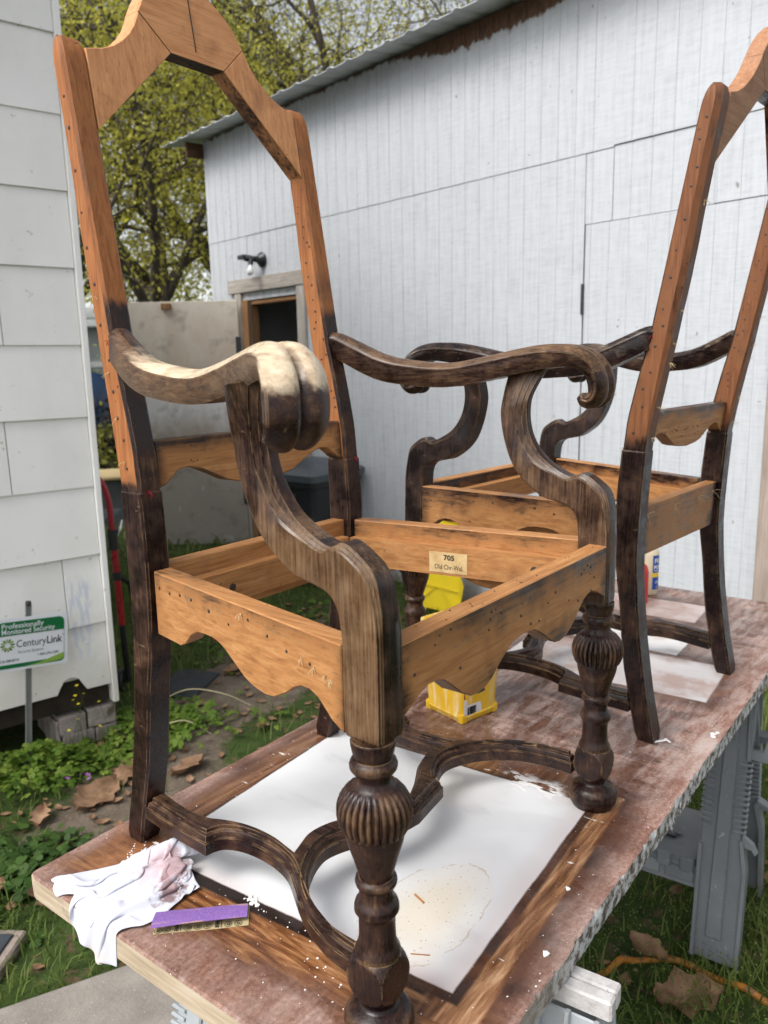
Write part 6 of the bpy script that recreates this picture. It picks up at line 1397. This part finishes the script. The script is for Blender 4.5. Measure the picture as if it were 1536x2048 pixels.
# frothy seed heads over the grass at the right
Xs, Ys = scatter(3800, 1.2, 3.4, -0.4, 0.75); k = vnoise(Xs, Ys, 2.5, 31) > 0.42; Xs, Ys = Xs[k], Ys[k]
Zs = bump_z(Xs, Ys) + r.uniform(0.03, 0.13, len(Xs)); C_ = np.repeat(np.stack([Xs, Ys, Zs], 1), 5, 0) + r.normal(size=(len(Xs) * 5, 3)) * 0.012
tag(obj('seed_heads', quads('seed_heads', C_, 0.0034, np.clip(r.normal(0.75, 0.2, len(C_)), 0, 1), 0.2, 1.6, 0, r), M_grass), 'tiny pale seed heads floating over the grass at the right', 'grass', None, 'stuff')

# ------------------------------------------------------------------ CLOVER WEEDS by the house
def weeds(name, label, n, fx, size, hmax, mat, seed):
    r = np.random.default_rng(seed); X, Y = fx(r, n); k = ~on_hard(X, Y); X, Y = X[k], Y[k]; n = len(X)
    H = hmax * np.clip(vnoise(X, Y, 5, 22), 0.2, 1) * r.uniform(0.35, 1, n); Z = bump_z(X, Y) + H
    Vs = []; Fs = []; tin = []; o = 0
    shape = np.array([(0, 0), (0.45, 0.35), (0.55, 0.75), (0.28, 1.0), (0, 0.86), (-0.28, 1.0), (-0.55, 0.75), (-0.45, 0.35)])
    for i in range(n):
        a0 = r.uniform(0, 2 * pi); tx_, ty_ = r.normal(0, 0.35, 2); sz = size * r.uniform(0.6, 1.3); tt = np.clip(r.normal(0.5, 0.2), 0, 1)
        for q in range(3):
            a = a0 + q * 2.094; ca, sa_ = cos(a), sin(a)
            px = shape[:, 0] * sz; py = shape[:, 1] * sz; x = px * ca - py * sa_; y = px * sa_ + py * ca; z = x * tx_ + y * ty_ - 0.25 * py ** 2 / sz + 0.12 * np.abs(px)
            Vs.append(np.stack([X[i] + x, Y[i] + y, Z[i] + z], 1)); Fs.append(np.arange(8) + o); o += 8; tin.append(tt)
    me = from_np(name, np.concatenate(Vs), np.array(Fs)); at = me.attributes.new('tint', 'FLOAT', 'FACE'); at.data.foreach_set('value', np.array(tin, np.float32))
    o_ = tag(obj(name, me, mat), label, 'weeds', None, 'stuff'); return np.stack([X, Y, Z], 1)
def patch(cx, cy, sx, sy, rot):
    def f(r, n):
        u = r.normal(0, 1, (n, 2)) * (sx, sy); return cx + u[:, 0] * cos(rot) - u[:, 1] * sin(rot), cy + u[:, 0] * sin(rot) + u[:, 1] * cos(rot)
    return f
PW_ = weeds('clover', 'bright green clover and ivy weeds growing against the brick pier', 900, patch(1.55, 2.80, 0.30, 0.11, radians(-22)), 0.018, 0.13, M_weed, 2)
weeds('ground_ivy', 'clover spilling over the dirt behind the front chair leg', 330, patch(1.98, 2.78, 0.10, 0.12, 0.2), 0.021, 0.12, M_weed, 6)
weeds('leafy_weeds', 'darker broad leaved weeds along the left edge of the yard', 420, patch(1.03, 2.36, 0.10, 0.16, 0.5), 0.026, 0.08, leafmat('dock_leaves', (0.018, 0.045, 0.008), (0.035, 0.075, 0.012), (0.06, 0.11, 0.02), 0.25, 7), 9)
weeds('path_weeds', 'small clover tufts on the lawn beyond the chair seat', 420, patch(3.1, 3.2, 0.35, 0.35, 0.3), 0.02, 0.06, M_weed, 12)
# flowers
M_yf = plain('yellow_petals', (0.75, 0.62, 0.02), 0.6, 0.3); M_pf = plain('violet_petals', (0.36, 0.11, 0.42), 0.6, 0.3); M_wf = plain('dew_white', (0.8, 0.8, 0.78), 0.3, 0.5)
def flower(name, x, y, z, r_, mat, lab, grp, cat='flower'):
    V = [(0, 0, 0.1 * r_)]; F = []
    for k in range(5):
        for da, rr_ in ((-0.5, 0.62), (0.0, 1.0), (0.5, 0.62)): a = 2 * pi * k / 5 + da; V.append((cos(a) * r_ * rr_, sin(a) * r_ * rr_, 0.35 * r_ * rr_))
        F.append((0, 1 + 3 * k, 2 + 3 * k, 3 + 3 * k))
    t = thing(name, lab, cat, (x, y, z), (random.uniform(-0.7, 0.2), random.uniform(-0.4, 0.4), 0), grp)
    obj('petals', mk('petals', V, F, fix=False), mat, t); z0 = z - float(bump_z(x, y))
    obj('stem', mk('stem', *tube([(0, 0, 0), (random.uniform(-0.015, 0.015), random.uniform(-0.01, 0.02), -z0 * 0.5), (random.uniform(-0.02, 0.02), 0.02, -z0)], 0.0008, 5)), M_weed, t)
for x, y, z in ((1.66, 2.86, 0.30), (1.655, 2.87, 0.255), (1.68, 2.85, 0.26), (1.65, 2.88, 0.235), (1.665, 2.87, 0.215), (1.74, 2.84, 0.205), (1.60, 2.85, 0.13), (1.64, 2.84, 0.165), (1.71, 2.80, 0.12), (1.535, 2.86, 0.09), (1.51, 2.87, 0.09), (1.77, 2.78, 0.08)):
    flower('yellow_flower', x, y, z, 0.0085, M_yf, 'tiny yellow weed flower on a thin stem in front of the brick pier', 'yellow flowers by the brick pier')
for x, y, z in ((1.435, 2.60, 0.075), (1.48, 2.575, 0.08), (1.50, 2.57, 0.07), (1.497, 2.555, 0.06)):
    flower('violet_flower', x, y, z, 0.013, M_pf, 'small violet flower at the front of the clover patch', 'violet flowers in the clover')

# ------------------------------------------------------------------ DEAD LEAVES
b = NB('dead_leaf', 0.85, 0.2); v = b.shift(b.tc(), 5); c = b.ramp(b.noise(v, 18, 6, 0.6), [(0.3, (0.10, 0.055, 0.03)), (0.52, (0.22, 0.13, 0.075)), (0.75, (0.34, 0.22, 0.14))]); b.L(c, 'Base Color'); b.L(b.bump(b.noise(v, 50, 5), 0.4, 0.003), 'Normal'); M_dead = b.m
def dead_leaf(L, Wd, curl, seed):
    r = np.random.default_rng(seed); nu, nv = 12, 7; V = []
    for i in range(nu + 1):
        u = i / nu; w = Wd * math.sin(pi * min(1, u * 0.97 + 0.02)) ** 0.7 * (1 + 0.22 * sin(u * 19 + seed) + 0.12 * r.normal())
        for j in range(nv + 1):
            t = -1 + 2 * j / nv; V.append((L * (u - 0.5), w * t, curl * L * (0.55 * t * t + 0.7 * (u - 0.5) ** 2 + 0.12 * sin(u * 11 + t * 4 + seed)) + 0.004))
    F = [(i * (nv + 1) + j, (i + 1) * (nv + 1) + j, (i + 1) * (nv + 1) + j + 1, i * (nv + 1) + j + 1) for i in range(nu) for j in range(nv)]
    V2 = [(x, y, z - 0.0012) for x, y, z in V]; n = len(V); return mk('dead_leaf', V + V2, F + [tuple(k + n for k in f[::-1]) for f in F], 60, False)
LV = [((1.47, 2.47), 0.24, 0.065, 0.12, 20, 'large crumpled brown leaf in front of the violet flowers'), ((1.62, 2.52), 0.20, 0.06, 0.13, -10, 'broad tan dead leaf overlapping the crumpled one by the chair leg'), ((1.27, 2.50), 0.12, 0.03, 0.25, 50, 'curled brown leaf beside the loose brick'), ((1.80, 2.36), 0.16, 0.05, 0.2, 0, 'tan leaf just beyond the board edge left of the rag'),
      ((2.21, 2.37), 0.10, 0.028, 0.25, 25, 'small tan leaf on bare dirt at the far edge of the board'), ((2.62, 2.98), 0.14, 0.04, 0.25, -20, 'brown leaf on the dirt under the chair seat rail'), ((1.83, 0.46), 0.17, 0.055, 0.20, -58, 'big papery brown leaf lying across the orange hose'), ((1.93, 0.60), 0.11, 0.035, 0.3, 80, 'folded brown leaf at the foot of the grey sawhorse leg'),
      ((2.42, 0.33), 0.22, 0.06, 0.22, 30, 'large dull leaf behind the grey sawhorse leg'), ((2.30, 0.18), 0.2, 0.05, 0.25, 110, 'crumpled leaf near the right edge in the grass'), ((1.06, 2.10), 0.16, 0.045, 0.22, 70, 'leaf lying under the corner of the board near the rag'), ((0.95, 2.24), 0.13, 0.04, 0.25, 10, 'reddish dead leaf in the grass at the left edge'),
      ((1.10, 1.78), 0.11, 0.03, 0.3, 40, 'brown leaf at the edge of the concrete under the rag'), ((2.75, 0.85), 0.15, 0.045, 0.25, 15, 'pale leaf in the grass below the board, left of the sawhorse leg'), ((1.62, 0.80), 0.13, 0.04, 0.3, 95, 'dark brown leaf in the shade under the board')]
for i, ((x, y), L, Wd, cu, az, lab_) in enumerate(LV):
    tag(obj('dead_leaf', dead_leaf(L, Wd, cu, i), M_dead, None, (x, y, float(bump_z(x, y)) + 0.012), (random.uniform(-0.2, 0.2), random.uniform(-0.25, 0.25), radians(az))), lab_, 'dead leaf', 'large dead leaves')
r = np.random.default_rng(8); Xl = np.concatenate([r.uniform(0.7, 3.2, 380), r.normal(1.5, 0.4, 60), r.uniform(3.2, 4.3, 130)]); Yl = np.concatenate([r.uniform(-0.6, 3.2, 380), r.normal(2.45, 0.2, 60), r.uniform(2.4, 3.6, 130)]); k = ~on_hard(Xl, Yl); Xl, Yl = Xl[k], Yl[k]
VV, FF, o = [], [], 0
for i in range(len(Xl)):
    L = r.uniform(0.015, 0.06); m_ = 4; a = r.uniform(0, 2 * pi); c0 = r.uniform(0.1, 0.4)
    for q in range(m_ + 1):
        u = q / m_; w = L * 0.3 * sin(pi * (u * 0.9 + 0.05))
        for t in (-1, 0, 1):
            x, y = L * (u - 0.5), w * t; VV.append((Xl[i] + x * cos(a) - y * sin(a), Yl[i] + x * sin(a) + y * cos(a), float(bump_z(Xl[i], Yl[i])) + 0.006 + c0 * L * (0.5 * abs(t) + (u - 0.5) ** 2)))
    for q in range(m_):
        for t in range(2): FF.append((o + q * 3 + t, o + (q + 1) * 3 + t, o + (q + 1) * 3 + t + 1, o + q * 3 + t + 1))
    o += 3 * (m_ + 1)
tag(obj('leaf_litter', mk('leaf_litter', VV, FF, True, False), M_dead), 'scattered small dead leaves over grass and dirt', 'leaf litter', None, 'stuff')
